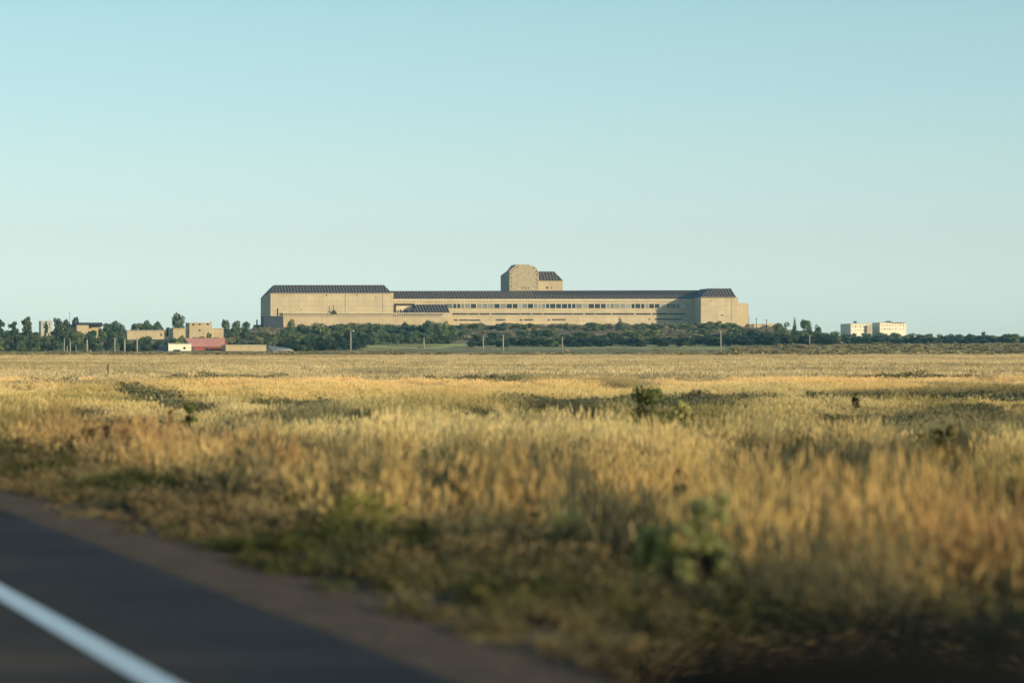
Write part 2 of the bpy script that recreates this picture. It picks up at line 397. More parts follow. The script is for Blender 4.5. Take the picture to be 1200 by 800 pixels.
def paint(name, c):
    m, nt, b, out = newmat(name); p = pos(nt)
    k = ramp(nt, noise_fac(nt, 22, 6, p), [(.28, tuple(x*.55 for x in c)), (.5, c)])
    nt.links.new(k, b.inputs['Base Color']); b.inputs['Roughness'].default_value = .6; return m
strip('road', -4.7, 3.95, 0.0, asphalt(), 'dark two lane asphalt road in shade', jag=.10, seed=1)
strip('road_edge_line', 2.53, 2.70, .004, paint('white_road_paint', (.66,.82,.84)), 'solid white edge line along the asphalt')
strip('road_centre_line', -1.0, -.88, .004, paint('yellow_road_paint', (.62,.42,.06)), 'yellow centre line of the road')

SHRUBS = [  # column, row of the foot, height and width in frame units, foliage, label, seed, leaves
 (761, 487, 30, 50, 'yellowleaf', 'round green bush with yellow tips standing in the open field', 5, 1900),
 (800, 482, 12, 24, 'yellowleaf', 'low olive shrub beside the round green bush', 2, 2000),
 (1003, 471, 12, 10, 'darkleaf', 'small upright dark green shrub in the shaded band of the field', 3, 2000),
 (978, 467, 6, 10, 'darkleaf', 'tiny dark shrub left of the small upright one', 4, 2000),
 (224, 488, 15, 22, 'yellowleaf', 'small yellow green shrub near the hollow', 5, 2000),
 (199, 488, 9, 8, 'brownleaf', 'little brown shrub just left of the yellow green one', 6, 2000),
 (143.5, 453, 8, 9, 'darkleaf', 'tiny dark shrub right of the lone fence post', 7, 2000),
 (1081, 545, 42, 14, 'darkleaf', 'thin dark sapling in the pale grass', 8, 1200),
 (1105, 530, 34, 40, 'darkleaf', 'spreading dark shrub beside the thin sapling', 18, 1500),
 (22, 541, 30, 10, 'brownleaf', 'narrow dark brown shrub near the roadside curve', 9, 1200),
 (38, 539, 22, 9, 'brownleaf', 'smaller narrow brown shrub beside its taller twin', 10, 1000),
 (84, 540, 30, 12, 'brownleaf', 'dark brown shrub at the low end of the brown thicket', 11, 1200),
 (104, 532, 30, 28, 'brownleaf', 'spreading brown shrub in the middle of the brown thicket', 12, 1400),
 (124, 530, 32, 22, 'brownleaf', 'highest brown shrub of the brown thicket', 13, 1400),
 (430, 640, 62, 110, 'yellowleaf', 'blurred yellow green shrub on the verge', 14, 3000),
 (350, 610, 30, 90, 'darkleaf', 'low green shrub left of the blurred yellow green one', 15, 2200),
 (660, 650, 50, 70, 'yellowleaf', 'yellow green shrub in the tall grass', 16, 2000),
 (832, 702, 125, 80, 'yellowleaf', 'tall olive upright shrub in the tawny grass', 17, 1500),
 (772, 697, 85, 66, 'yellowleaf', 'lower rounder olive shrub beside the tall upright one', 19, 2200),
 (632, 615, 35, 24, 'darkleaf', 'small dark shrub behind the yellow green shrub', 20, 1200),
 (797, 575, 30, 22, 'brownleaf', 'small rusty brown shrub amid the grass', 21, 1200),
]
def clearing(x, y):
    k = np.ones(len(x), bool)
    for px, py, hp, wp, *_ in SHRUBS:
        Y = 1.72*F/(py-HZ); X = (px-600)/F*Y; wd = wp/F*Y; dp = .3*wd+.06*Y+.8
        q = ((x-X*y/Y)/(wd*.62+.02))**2+((y-(Y-dp*.42))/(dp*.62))**2
        k &= ~(q*(.35+1.3*rng.random(len(x))) < 1)
    return k
# ------------------------------------------------------------------ tufts and scattering (stuff)
def tuft(name, n, h, rad, wd, lean, head=0, seg=3, seed=0, mat=None):
    r = np.random.default_rng(seed); V = []; Fc = []; C = []
    for k in range(n):
        a = r.uniform(0, 2*math.pi); d = rad*math.sqrt(r.random()); x0, y0 = d*math.cos(a), d*math.sin(a)
        hh = h*r.uniform(.55, 1.1); la = a+r.normal(0, .8); ln = lean*hh*r.uniform(.2, 1.4); fa = r.uniform(0, math.pi)
        ww = wd*r.uniform(.6, 1.3); var = r.random(); base = len(V)
        for i in range(seg+1):
            t = i/seg; px = x0+math.cos(la)*ln*t*t; py = y0+math.sin(la)*ln*t*t; pz = hh*(t-.12*t*t*lean*3)
            w_ = ww*(1-t)**.6 if i < seg else ww*.12
            V += [(px-math.cos(fa)*w_/2, py-math.sin(fa)*w_/2, pz), (px+math.cos(fa)*w_/2, py+math.sin(fa)*w_/2, pz)]
            C += [(t, var, 0, 1)]*2
        for i in range(seg): b = base+2*i; Fc.append((b, b+1, b+3, b+2))
        if head and r.random() < head:
            tx, ty, tz = V[-1]; b = len(V); hw = wd*1.6; hl = .13*h+.04
            for q in (0, 1):
                f2 = fa+q*math.pi/2; b = len(V)
                V += [(tx, ty, tz-hl*.5), (tx+math.cos(f2)*hw, ty+math.sin(f2)*hw, tz), (tx+.01, ty, tz+hl*.8), (tx-math.cos(f2)*hw, ty-math.sin(f2)*hw, tz)]
                C += [(1, .9, 0, 1)]*4; Fc.append((b, b+1, b+2, b+3))
    return mesh_np(name, V, Fc, 4, [mat or M['grass']], colattr={'blade': C})
def lobecloud(n_lobes, r, spread, flat=1.0, up=.5, size=.22):
    out = []
    for k in range(n_lobes):
        a = r.uniform(0, 2*math.pi); d = spread*math.sqrt(r.random()); z = up+r.uniform(-1, 1)*flat*(1-d/spread*.55)
        out.append((d*math.cos(a), d*math.sin(a), z, size*r.uniform(.6, 1.3)))
    return out
def leafcloud(name, lobes, n, leaf, r, mat, squash=.8, shell=.55):
    L = np.array(lobes); pr = L[:,3]**2; idx = r.choice(len(L), n, p=pr/pr.sum())
    d = r.normal(size=(n,3)); d /= np.linalg.norm(d, axis=1)[:,None]
    rad = (shell+(1-shell)*r.random(n)**.5)*r.uniform(.85, 1.12, n)
    c = L[idx,:3]+d*(L[idx,3]*rad)[:,None]*np.array([1,1,squash])
    nn = d*1.0+r.normal(size=(n,3))*.75; nn /= np.linalg.norm(nn, axis=1)[:,None]
    u = np.cross(nn, r.normal(size=(n,3))); u /= np.linalg.norm(u, axis=1)[:,None]; v = np.cross(nn, u)
    s = leaf*r.uniform(.5, 1.4, n)[:,None]; a = r.uniform(.5, 1.0, n)[:,None]
    V = np.stack([c-u*s, c-v*s*a*.7, c+u*s*1.1, c+v*s*a], 1).reshape(-1,3)
    Fc = np.arange(4*n).reshape(n,4)
    return mesh_np(name, V, Fc, 4, [mat])
src_n = [0]
def scatter(name, P, rot, scl, idx, tint_, meshes, label, cat):
    """one object whose points carry the tufts"""
    me = bpy.data.meshes.new(name); n = len(P); me.vertices.add(n); me.vertices.foreach_set('co', P.astype(np.float32).ravel())
    def att(nm, ty, v, key):
        a = me.attributes.new(nm, ty, 'POINT'); a.data.foreach_set(key, v.ravel())
    att('rot', 'FLOAT_VECTOR', rot.astype(np.float32), 'vector'); att('scl', 'FLOAT_VECTOR', scl.astype(np.float32), 'vector')
    att('idx', 'INT', idx.astype(np.int32), 'value'); att('tint', 'FLOAT_COLOR', tint_.astype(np.float32), 'color')
    c = bpy.data.collections.new(name+'_kinds')
    for k, m in enumerate(meshes):
        o = bpy.data.objects.new('%s_kind_%02d' % (name, k), m); c.objects.link(o)
    g = bpy.data.node_groups.new(name, 'GeometryNodeTree'); g.interface.new_socket('Geometry', in_out='INPUT', socket_type='NodeSocketGeometry'); g.interface.new_socket('Geometry', in_out='OUTPUT', socket_type='NodeSocketGeometry')
    gi = g.nodes.new('NodeGroupInput'); go = g.nodes.new('NodeGroupOutput'); ip = g.nodes.new('GeometryNodeInstanceOnPoints')
    ci = g.nodes.new('GeometryNodeCollectionInfo'); ci.inputs[0].default_value = c; ci.inputs['Separate Children'].default_value = True; ci.inputs['Reset Children'].default_value = True
    def na(nm, ty):
        q = g.nodes.new('GeometryNodeInputNamedAttribute'); q.data_type = ty; q.inputs[0].default_value = nm; return q.outputs[0]
    g.links.new(gi.outputs[0], ip.inputs['Points']); g.links.new(ci.outputs[0], ip.inputs['Instance']); ip.inputs['Pick Instance'].default_value = True
    g.links.new(na('idx','INT'), ip.inputs['Instance Index'])
    er = g.nodes.new('FunctionNodeEulerToRotation'); g.links.new(na('rot','FLOAT_VECTOR'), er.inputs[0]); g.links.new(er.outputs[0], ip.inputs['Rotation'])
    g.links.new(na('scl','FLOAT_VECTOR'), ip.inputs['Scale']); g.links.new(ip.outputs[0], go.inputs[0])
    o = link(name, me); md = o.modifiers.new('scatter', 'NODES'); md.node_group = g
    return tag(o, label, cat, kind='stuff')

GOLD = np.array([.63,.525,.25]); PALE = np.array([.62,.555,.32]); TAWNY = np.array([.52,.395,.185]); OLIVE = np.array([.27,.25,.10]); RUST=np.array([.36,.215,.11]); GREY=np.array([.20,.20,.14]); DARK=np.array([.055,.065,.045]); GREEN=np.array([.085,.10,.03])
def frustum_pts(z0, z1, dens, widen=1.35):
    tn = 600/F*widen; mg = 4.0; wmax = tn*z1+mg; n = int(2*wmax*(z1-z0)*dens)
    z = rng.uniform(z0, z1, n); x = rng.uniform(-wmax, wmax, n); k = np.abs(x) < tn*z+mg; return x[k], z[k]
def field_tint(x, y):
    yy = np.maximum(y, 5); py = HZ+1.75*F/yy; px = 600+x/yy*F
    a = fbm(x/9+3, y/22, 61, 4); b = fbm(x/3.5, y/7+8, 71, 4); c_ = fbm(x/1.8, y/2.5, 81, 3)
    t = GOLD[None]*np.ones((len(x),1))
    def bl(t, colr, k): k = np.clip(k, 0, 1)[:,None]; return t*(1-k)+colr[None]*k
    near = sstep(505, 560, py)                      # the tall near grass is tawny, the middle distance pale
    t = bl(t, PALE, (1-near)*sstep(.40,.62,a)*.9+.2*(1-near))
    t = bl(t, TAWNY, near*(.3+sstep(.45,.62,b)*.6))
    t = bl(t, TAWNY, sstep(.55,.7,b)*.45)
    t = bl(t, PALE*1.12, np.exp(-((py-497)/13)**2)*.8)
    t = bl(t, GREY, (1-near)*sstep(.52,.66,c_)*.5*sstep(460,490,py))
    t = bl(t, OLIVE, sstep(.56,.72,fbm(x/5+40, y/12, 91, 4))*.75)
    t = bl(t, RUST, np.exp(-((px-150)/95)**2-((py-520)/30)**2)*.8)
    t = bl(t, RUST, sstep(.66,.78,c_)*.6*near)
    t = bl(t, OLIVE, sstep(.42,.62,fbm(x/12+9, y/30, 131, 3))*.28*sstep(445,462,py)*(py < 500))
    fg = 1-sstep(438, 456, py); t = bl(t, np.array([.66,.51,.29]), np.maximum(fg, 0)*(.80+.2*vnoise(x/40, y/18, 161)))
    t = bl(t, np.array([.30,.24,.155]), (1-sstep(440, 450, py))*sstep(.54,.66,fbm(x/45, y/11, 171, 4))*.75)
    t = bl(t, DARK*1.15, hollow(x, y)*.9)  # shade and low scrub of the hollows put into the blade colour
    t = t*rng.uniform(.8, 1.2, (len(x),1))
    t = bl(t, DARK*1.6, near*sstep(.46,.58,fbm(x/2.2+5, y/4.5, 141, 3))*.85)
    t = bl(t, DARK*1.8, (1-near)*sstep(.56,.64,fbm(x/6+15, y/16, 151, 4))*.65)
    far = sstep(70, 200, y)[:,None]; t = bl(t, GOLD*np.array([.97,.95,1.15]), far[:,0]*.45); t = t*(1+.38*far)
    return np.concatenate([np.clip(t,0,.92), np.ones((len(x),1))], 1)
def place(x, y, hs, ws=None, idx=None, n=1, tl=.12):
    m = len(x); z = ground(x, y)-.02; ws = hs if ws is None else ws
    rot = np.stack([rng.normal(0, tl, m), rng.normal(0, tl, m), rng.uniform(0, 6.28, m)], -1)
    return np.stack([x, y, z], -1), rot, np.stack([ws, ws, hs], -1), rng.integers(0, n, m) if idx is None else idx
# near and middle tall grass
tall = [tuft('grass_tuft_%d'%k, 44, (.62,.72,.85,.5)[k%4], (.2,.26,.16,.3)[k%4], .0085, (.30,.55,.25,.8)[k%4], head=.5, seed=k) for k in range(8)]
x, y = frustum_pts(5, 50, 15); s, t = road_st(x, y)
edge = 6.6+(fbm(x/2.2, y/2.2, 12, 3)-.5)*2.6
hl = hollow(x, y); gap = fbm(x/1.6, y/1.6, 13, 3)
ok = (s > edge)&(rng.random(len(x)) > hl*.3)&(gap > .36)&clearing(x, y)
x, y, hl, gap = x[ok], y[ok], hl[ok], gap[ok]; s = s[ok]
hs = (.40+.85*sstep(.38,.68,gap))*(1-.22*sstep(20, 38, y))*(1-.15*hl)*sstep(5.4, 8.6, s)**.5*rng.uniform(.75,1.2,len(x))
P, ro, sl2, ix = place(x, y, hs, ws=.9+0*hs, n=8)
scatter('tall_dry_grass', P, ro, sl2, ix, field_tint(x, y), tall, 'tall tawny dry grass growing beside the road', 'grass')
mid = [tuft('meadow_tuft_%d'%k, 64, .46, .42, .012, .45, head=.3, seg=2, seed=20+k) for k in range(5)]
x, y = frustum_pts(49, 150, 5.0, 1.25); hl = hollow(x, y); gap = fbm(x/2.6, y/5, 15, 3)
ok = (rng.random(len(x)) > hl*.25)&clearing(x, y); x, y, hl, gap = x[ok], y[ok], hl[ok], gap[ok]
hs = (.36+.62*sstep(.35,.7,gap))*(1-.1*hl)*rng.uniform(.8,1.25,len(x))
P, ro, sl2, ix = place(x, y, hs, ws=1+0*hs, n=5)
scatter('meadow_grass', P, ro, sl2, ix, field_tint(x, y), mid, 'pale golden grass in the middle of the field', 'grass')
farc = [tuft('far_tuft_%d'%k, 70, .34, 1.05, .038, .5, seg=2, seed=40+k, mat=M['fargrass']) for k in range(5)]
x, y = frustum_pts(148, 665, .40, 1.15); hl = hollow(x, y)
ok = rng.random(len(x)) > hl*.2; x, y, hl = x[ok], y[ok], hl[ok]
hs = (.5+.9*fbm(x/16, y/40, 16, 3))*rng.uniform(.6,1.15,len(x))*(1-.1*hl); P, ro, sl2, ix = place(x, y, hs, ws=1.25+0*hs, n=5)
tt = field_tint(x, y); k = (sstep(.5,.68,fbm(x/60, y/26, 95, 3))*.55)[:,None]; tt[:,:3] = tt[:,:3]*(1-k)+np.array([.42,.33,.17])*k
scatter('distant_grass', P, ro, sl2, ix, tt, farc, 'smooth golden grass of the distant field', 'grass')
# low dark scrub in the hollows, and weeds on the verge
def scrubmesh(name, seed, mat, n=420, leaf=.03, k=7, spread=.42, size=.2, up=.18, flat=.1):
    r = np.random.default_rng(seed); return leafcloud(name, lobecloud(k, r, spread, flat, up, size), n, leaf, r, mat, squash=.8, shell=.3)
gm = M['grass']
def tintleaf():
    m, nt, b, out = newmat('scrub_leaves')
    a = N(nt, 'ShaderNodeAttribute'); a.attribute_type = 'INSTANCER'; a.attribute_name = 'tint'
    f = noise_fac(nt, 3, 3, pos(nt)); c = mix(nt, a.outputs['Color'], ramp(nt, f, [(.3,(.55,.6,.6)),(.7,(1.4,1.3,1.1))]), 1.0, 'MULTIPLY')
    nt.links.new(c, b.inputs['Base Color']); b.inputs['Roughness'].default_value = .7; b.inputs['Specular IOR Level'].default_value = .15; return m
M['tintleaf'] = tintleaf()
scr = [scrubmesh('low_scrub_%d'%k, 60+k, M['tintleaf']) for k in range(4)]
x, y = frustum_pts(24, 170, 1.6, 1.3); hl = hollow(x, y); s, t = road_st(x, y); ok = (hl*rng.uniform(.2,1.2,len(x)) > .74)&(s > 9); x, y = x[ok], y[ok]
sz = rng.uniform(.5,1.15,len(x))*np.clip(y/70,.7,1.6); P, ro, sl2, ix = place(x, y, sz*.85, ws=sz*1.2, n=4)
tt = np.concatenate([(np.array([.085,.095,.06])[None]+rng.random((len(x),1))*np.array([.10,.095,.05])[None]), np.ones((len(x),1))], 1)
scatter('low_scrub', P, ro, sl2, ix, tt, scr, 'dark low scrub filling the shallow hollows of the field', 'scrub')
x, y = frustum_pts(5, 48, 9, 1.35); s, t = road_st(x, y); e2 = fbm(x/1.5, y/1.5, 77, 3)
ok = (s > 4.7+(e2-.5)*1.3)&(s < 9.5)&(fbm(x/1.1, y/1.1, 78, 3) > .38); x, y, s = x[ok], y[ok], s[ok]
sz = rng.uniform(.3,.9,len(x))*sstep(3.2, 6.6, s); P, ro, sl2, ix = place(x, y, sz*.9, ws=sz, n=4)
gr = fbm(x/2, y/2, 79, 3)[:,None]; kk = sstep(.5,.68,gr)
tt = np.concatenate([(GREEN*.65)[None]*kk+np.array([.15,.115,.06])[None]*(1-kk), np.ones((len(x),1))], 1)
scatter('verge_weeds', P, ro, sl2, ix, tt, scr, 'low green and brown weeds along the gravel verge', 'weeds')
vg = [tuft('verge_tuft_%d'%k, 40, .34, .16, .008, .5, seed=80+k) for k in range(4)]
x, y = frustum_pts(5, 50, 13, 1.35); s, t = road_st(x, y)
ok = (s > 4.75+(fbm(x/1.3, y/1.3, 97, 3)-.5)*2.0)&(s < 9)&(fbm(x/.9, y/.9, 98, 2) > .34); x, y, s = x[ok], y[ok], s[ok]
P, ro, sl2, ix = place(x, y, rng.uniform(.5,1.3,len(x))*sstep(4.0,6.6,s), ws=1+0*x, n=4)
tt = field_tint(x, y); k = (sstep(.5,.68,fbm(x/1.8, y/1.8, 99, 3))*.7)[:,None]; tt[:,:3] = tt[:,:3]*.95*(1-k)+GREEN*1.1*k
scatter('verge_grass', P, ro, sl2, ix, tt, vg, 'short green and straw grass at the edge of the gravel', 'grass')
# rough scrub band beyond the field
scf = [scrubmesh('band_scrub_%d'%k, 90+k, M['tintleaf'], n=260, leaf=.06, k=6) for k in range(4)]
x, y = frustum_pts(640, 1180, .028, 1.2); px = 600+x/y*F
dn = np.where(px > 860, 1.0, np.where(y < 870, 1.0, .05)); dn = dn*sstep(.34,.52,fbm(x/28, y/45, 101, 3))+(y < 665)*.9
ok = rng.random(len(x)) < dn; x, y = x[ok], y[ok]; px = px[ok]
sz = rng.uniform(1.0,3.4,len(x))*np.where(px > 860, 1.1, .8); P, ro, sl2, ix = place(x, y, sz*.62, ws=sz*1.5, n=4)
q = rng.random((len(x),1)); tt = np.concatenate([np.array([.14,.15,.085])[None]*(1-q)+np.array([.46,.40,.23])[None]*q, np.ones((len(x),1))], 1)
scatter('rough_scrub', P, ro, sl2, ix, tt, scf, 'olive rough scrub in a band beyond the golden field', 'scrub')
# scrub on the hill slope
x, y = frustum_pts(1160, 1490, .015, 1.1); px = 600+x/y*F; ok = (px > 270)&(px < 985)&(rng.random(len(x)) < sstep(.36,.5,fbm(x/22, y/30, 111, 3))+.12); x, y = x[ok], y[ok]
sz = rng.uniform(2.0,5.5,len(x)); P, ro, sl2, ix = place(x, y, sz*.75, ws=sz*1.2, n=4)
q = rng.random((len(x),1)); tt = np.concatenate([np.array([.09,.115,.075])[None]*(1-q)+np.array([.36,.32,.19])[None]*q, np.ones((len(x),1))], 1)
scatter('hillside_scrub', P, ro, sl2, ix, tt, scf, 'grey green scrub covering the slope under the long building', 'scrub')

# ------------------------------------------------------------------ trees
def proto(kind, seed):
    r = np.random.default_rng(seed); t = MB()
    if kind == 'broad':
        lobes = [(0,0,.58,.33)]+[(.30*math.cos(a)*q, .30*math.sin(a)*q, z, sz) for a, q, z, sz in zip(r.uniform(0,6.28,11), r.uniform(.5,1.15,11), r.uniform(.20,.80,11), r.uniform(.15,.23,11))]
        mat = M['leaf']; n = 2600; lf = .036
        t.tube([(0,0,-.03),(.01,0,.3),(-.01,.01,.6)], [.035,.026,.012])
        for k in range(4):
            a = r.uniform(0,6.28); t.tube([(0,0,.25),(.12*math.cos(a),.12*math.sin(a),.45),(.2*math.cos(a),.2*math.sin(a),.62)], [.018,.012,.005], 6)
    elif kind in ('bushy', 'shady'):
        lobes = [(0,0,.45,.34)]+[(.36*math.cos(a)*q, .36*math.sin(a)*q, z, sz) for a, q, z, sz in zip(r.uniform(0,6.28,14), r.uniform(.5,1.25,14), r.uniform(.12,.76,14), r.uniform(.16,.25,14))]
        mat = M['leaf' if kind == 'bushy' else 'shady']; n = 3000; lf = .038
        t.tube([(0,0,-.03),(.01,0,.2),(-.01,.01,.5)], [.04,.03,.012])
        for k in range(4):
            a = r.uniform(0,6.28); t.tube([(0,0,.08),(.14*math.cos(a),.14*math.sin(a),.3),(.22*math.cos(a),.22*math.sin(a),.5)], [.02,.014,.006], 6)
    elif kind == 'pine':
        lobes = []; t.tube([(0,0,-.03),(.012,0,.45),(0,.01,.95)], [.028,.02,.008])
        for z in (.46,.56,.64,.72,.79,.85,.91):
            for q in range(3 if z < .85 else 2):
                a = r.uniform(0,6.28); d = r.uniform(.08,.34)*(1.32-z)*1.35; lobes.append((d*math.cos(a), d*math.sin(a), z+r.uniform(-.03,.03), r.uniform(.07,.13)))
                t.tube([(0,0,z-.06),(d*math.cos(a)*.9, d*math.sin(a)*.9, z-.01)], [.010,.004], 5)
        mat = M['pine']; n = 1700; lf = .030
    elif kind == 'cone':
        lobes = [(r.uniform(-.03,.03), r.uniform(-.03,.03), z, .24*(1.03-z)+.03) for z in np.linspace(.14,.95,9)]
        t.tube([(0,0,-.03),(0,0,.9)], [.03,.008]); mat = M['pine']; n = 1200; lf = .026
    elif kind == 'scrub':
        lobes = lobecloud(12, r, .5, .16, .36, .2); t.tube([(0,0,-.05),(.02,0,.2),(0,.03,.45)], [.03,.02,.008], 6)
        for k in range(4):
            a = r.uniform(0,6.28); t.tube([(0,0,.02),(.2*math.cos(a),.2*math.sin(a),.25),(.33*math.cos(a),.33*math.sin(a),.4)], [.018,.012,.005], 6)
        mat = M['scrubleaf']; n = 1000; lf = .035
    return leafcloud(kind+'_crown', lobes, n, lf, r, mat), t.mesh(kind+'_trunk', [M['bark']])
PR = {k: [proto(k, 300+17*i+len(k)) for i in range(c)] for k, c in (('broad',5),('bushy',5),('pine',5),('cone',2),('scrub',4),('shady',4))}
NAMES = {'shady':'bushy_tree','broad':'broadleaf_tree','bushy':'bushy_tree','pine':'pine_tree','cone':'conifer','scrub':'bush'}
CATS = {'shady':'tree','broad':'tree','bushy':'tree','pine':'pine tree','cone':'conifer','scrub':'bush'}
def tree(kind, px, Y, top, wpx, label, group=None, base=None):
    p = spot(px, Y); h = W(px, top, Y).z-p.z; h = max(h, 1.5); wd = wpx/F*Y
    cr, tr = random.choice(PR[kind])
    t = thing(NAMES[kind], p, label, CATS[kind], group)
    wn = {'broad':1.0,'bushy':1.15,'shady':1.15,'pine':.72,'cone':.5,'scrub':1.2}[kind]
    t.scale = (wd/wn, wd/wn, h/.99); t.rotation_euler = (0,0,random.uniform(0,6.28))
    for nm, me in (('crown', cr), ('trunk', tr)):
        o = bpy.data.objects.new(nm, me); col.objects.link(o); o.parent = t
    return t
# rows: x0, x1, depth, row of the tops (list of x:y points), spread of tops, spacing, widths, kinds, label, group
def row(x0, x1, Y, prof, jit, step, wr, kinds, label, group, dy=25, skip=()):
    x = x0+random.uniform(0, step*.5); xs, ys = zip(*prof)
    while x < x1:
        if not any(a < x < b for a, b in skip):
            tp = float(np.interp(x, xs, ys))+random.uniform(-jit, jit)
            tree(random.choice(kinds), x, Y+random.uniform(-dy, dy), tp, random.uniform(*wr), label, group)
        x += step*random.uniform(.7, 1.3)
row(-60, 310, 1330, [(0,388),(60,388),(90,387),(140,386),(190,388),(262,386),(310,388)], 2.5, 15, (14,20), ['broad','bushy'], 'dark tree on the skyline at the back of the wood west of the long building', 'trees at the back of the western wood', skip=((40,62),(84,108),(146,196),(203,262)))
row(-60, 200, 1110, [(0,390),(60,391),(70,389),(84,385),(90,387),(100,386.5),(108,384),(120,383),(140,389),(150,398),(195,397)], 1.2, 11, (13,21), ['broad','bushy'], 'green bushy tree in the middle of the wood behind the white poles', 'trees in the middle of the western wood', skip=((150,160),))
row(-60, 196, 985, [(0,401),(70,400),(100,399),(140,401),(196,403)], 3, 9, (11,18), ['shady','bushy','shady'], 'low dark bushy tree at the front edge of the wood by the white poles', 'trees at the front of the western wood')
row(200, 262, 1150, [(200,394),(262,393)], 1, 9, (12,18), ['bushy'], 'small dark tree between the tan plaster house and the shed roof below it', 'trees behind the red shed')
row(262, 345, 1290, [(262,384),(300,386),(345,386)], 3, 11, (14,22), ['bushy','scrub','broad'], 'grey green tree on the slope between the tan plaster house and the long building', 'trees on the slope left of the long building')
row(262, 345, 1130, [(262,396),(300,396),(345,390)], 3, 10, (13,20), ['bushy','scrub'], 'rounded grey green tree above the low tan wall', 'trees above the low tan wall')
row(336, 530, 1200, [(336,380),(360,379),(400,377.5),(470,378),(530,378)], 2, 12, (21,32), ['bushy','broad'], 'tall dark green tree close under the blank wing of the long building', 'tall trees under the blank wing')
row(345, 428, 1075, [(345,389),(400,388),(470,388),(535,391)], 4, 13, (22,32), ['bushy','broad','shady'], 'dark green tree in the thick belt above the green lawn', 'trees in the belt above the lawn')
row(330, 416, 985, [(330,397),(440,399)], 3, 11, (16,24), ['shady'], 'low dark tree at the foot of the thick belt beside the lamp', 'low trees at the foot of the belt')
row(425, 535, 1150, [(425,387),(470,386),(535,390)], 3, 11, (19,28), ['bushy','broad'], 'dark green tree standing along the top of the green lawn left of the posts', 'trees along the top of the lawn')
row(530, 870, 1385, [(530,382),(600,380),(650,381.5),(700,381),(760,381),(830,379),(870,378)], 3.5, 17, (16,26), ['bushy','scrub','broad'], 'mid green tree growing against the foot of the windowed block', 'trees against the foot of the windowed block')
row(530, 990, 1240, [(530,389),(600,389),(700,388),(800,386),(870,385),(990,389)], 4, 19, (16,34), ['bushy','scrub','broad'], 'grey green bushy tree half way up the slope below the long building', 'trees half way up the slope')
row(555, 985, 1120, [(555,397),(640,395),(750,394.5),(830,392),(900,391),(985,392)], 1.6, 10, (18,28), ['shady','shady','shady','bushy'], 'dark tree in the straight shaded row along the green lawn', 'dark trees in the row along the lawn')
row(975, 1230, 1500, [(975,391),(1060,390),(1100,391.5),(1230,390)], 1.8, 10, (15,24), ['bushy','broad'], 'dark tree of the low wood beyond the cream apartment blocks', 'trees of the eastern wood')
row(930, 1230, 1280, [(930,392),(1000,395),(1080,395.5),(1230,394.5)], 1.8, 11, (16,26), ['shady','shady','bushy'], 'rounded dark tree at the front of the low wood by the apartment blocks', 'trees at the front of the eastern wood')
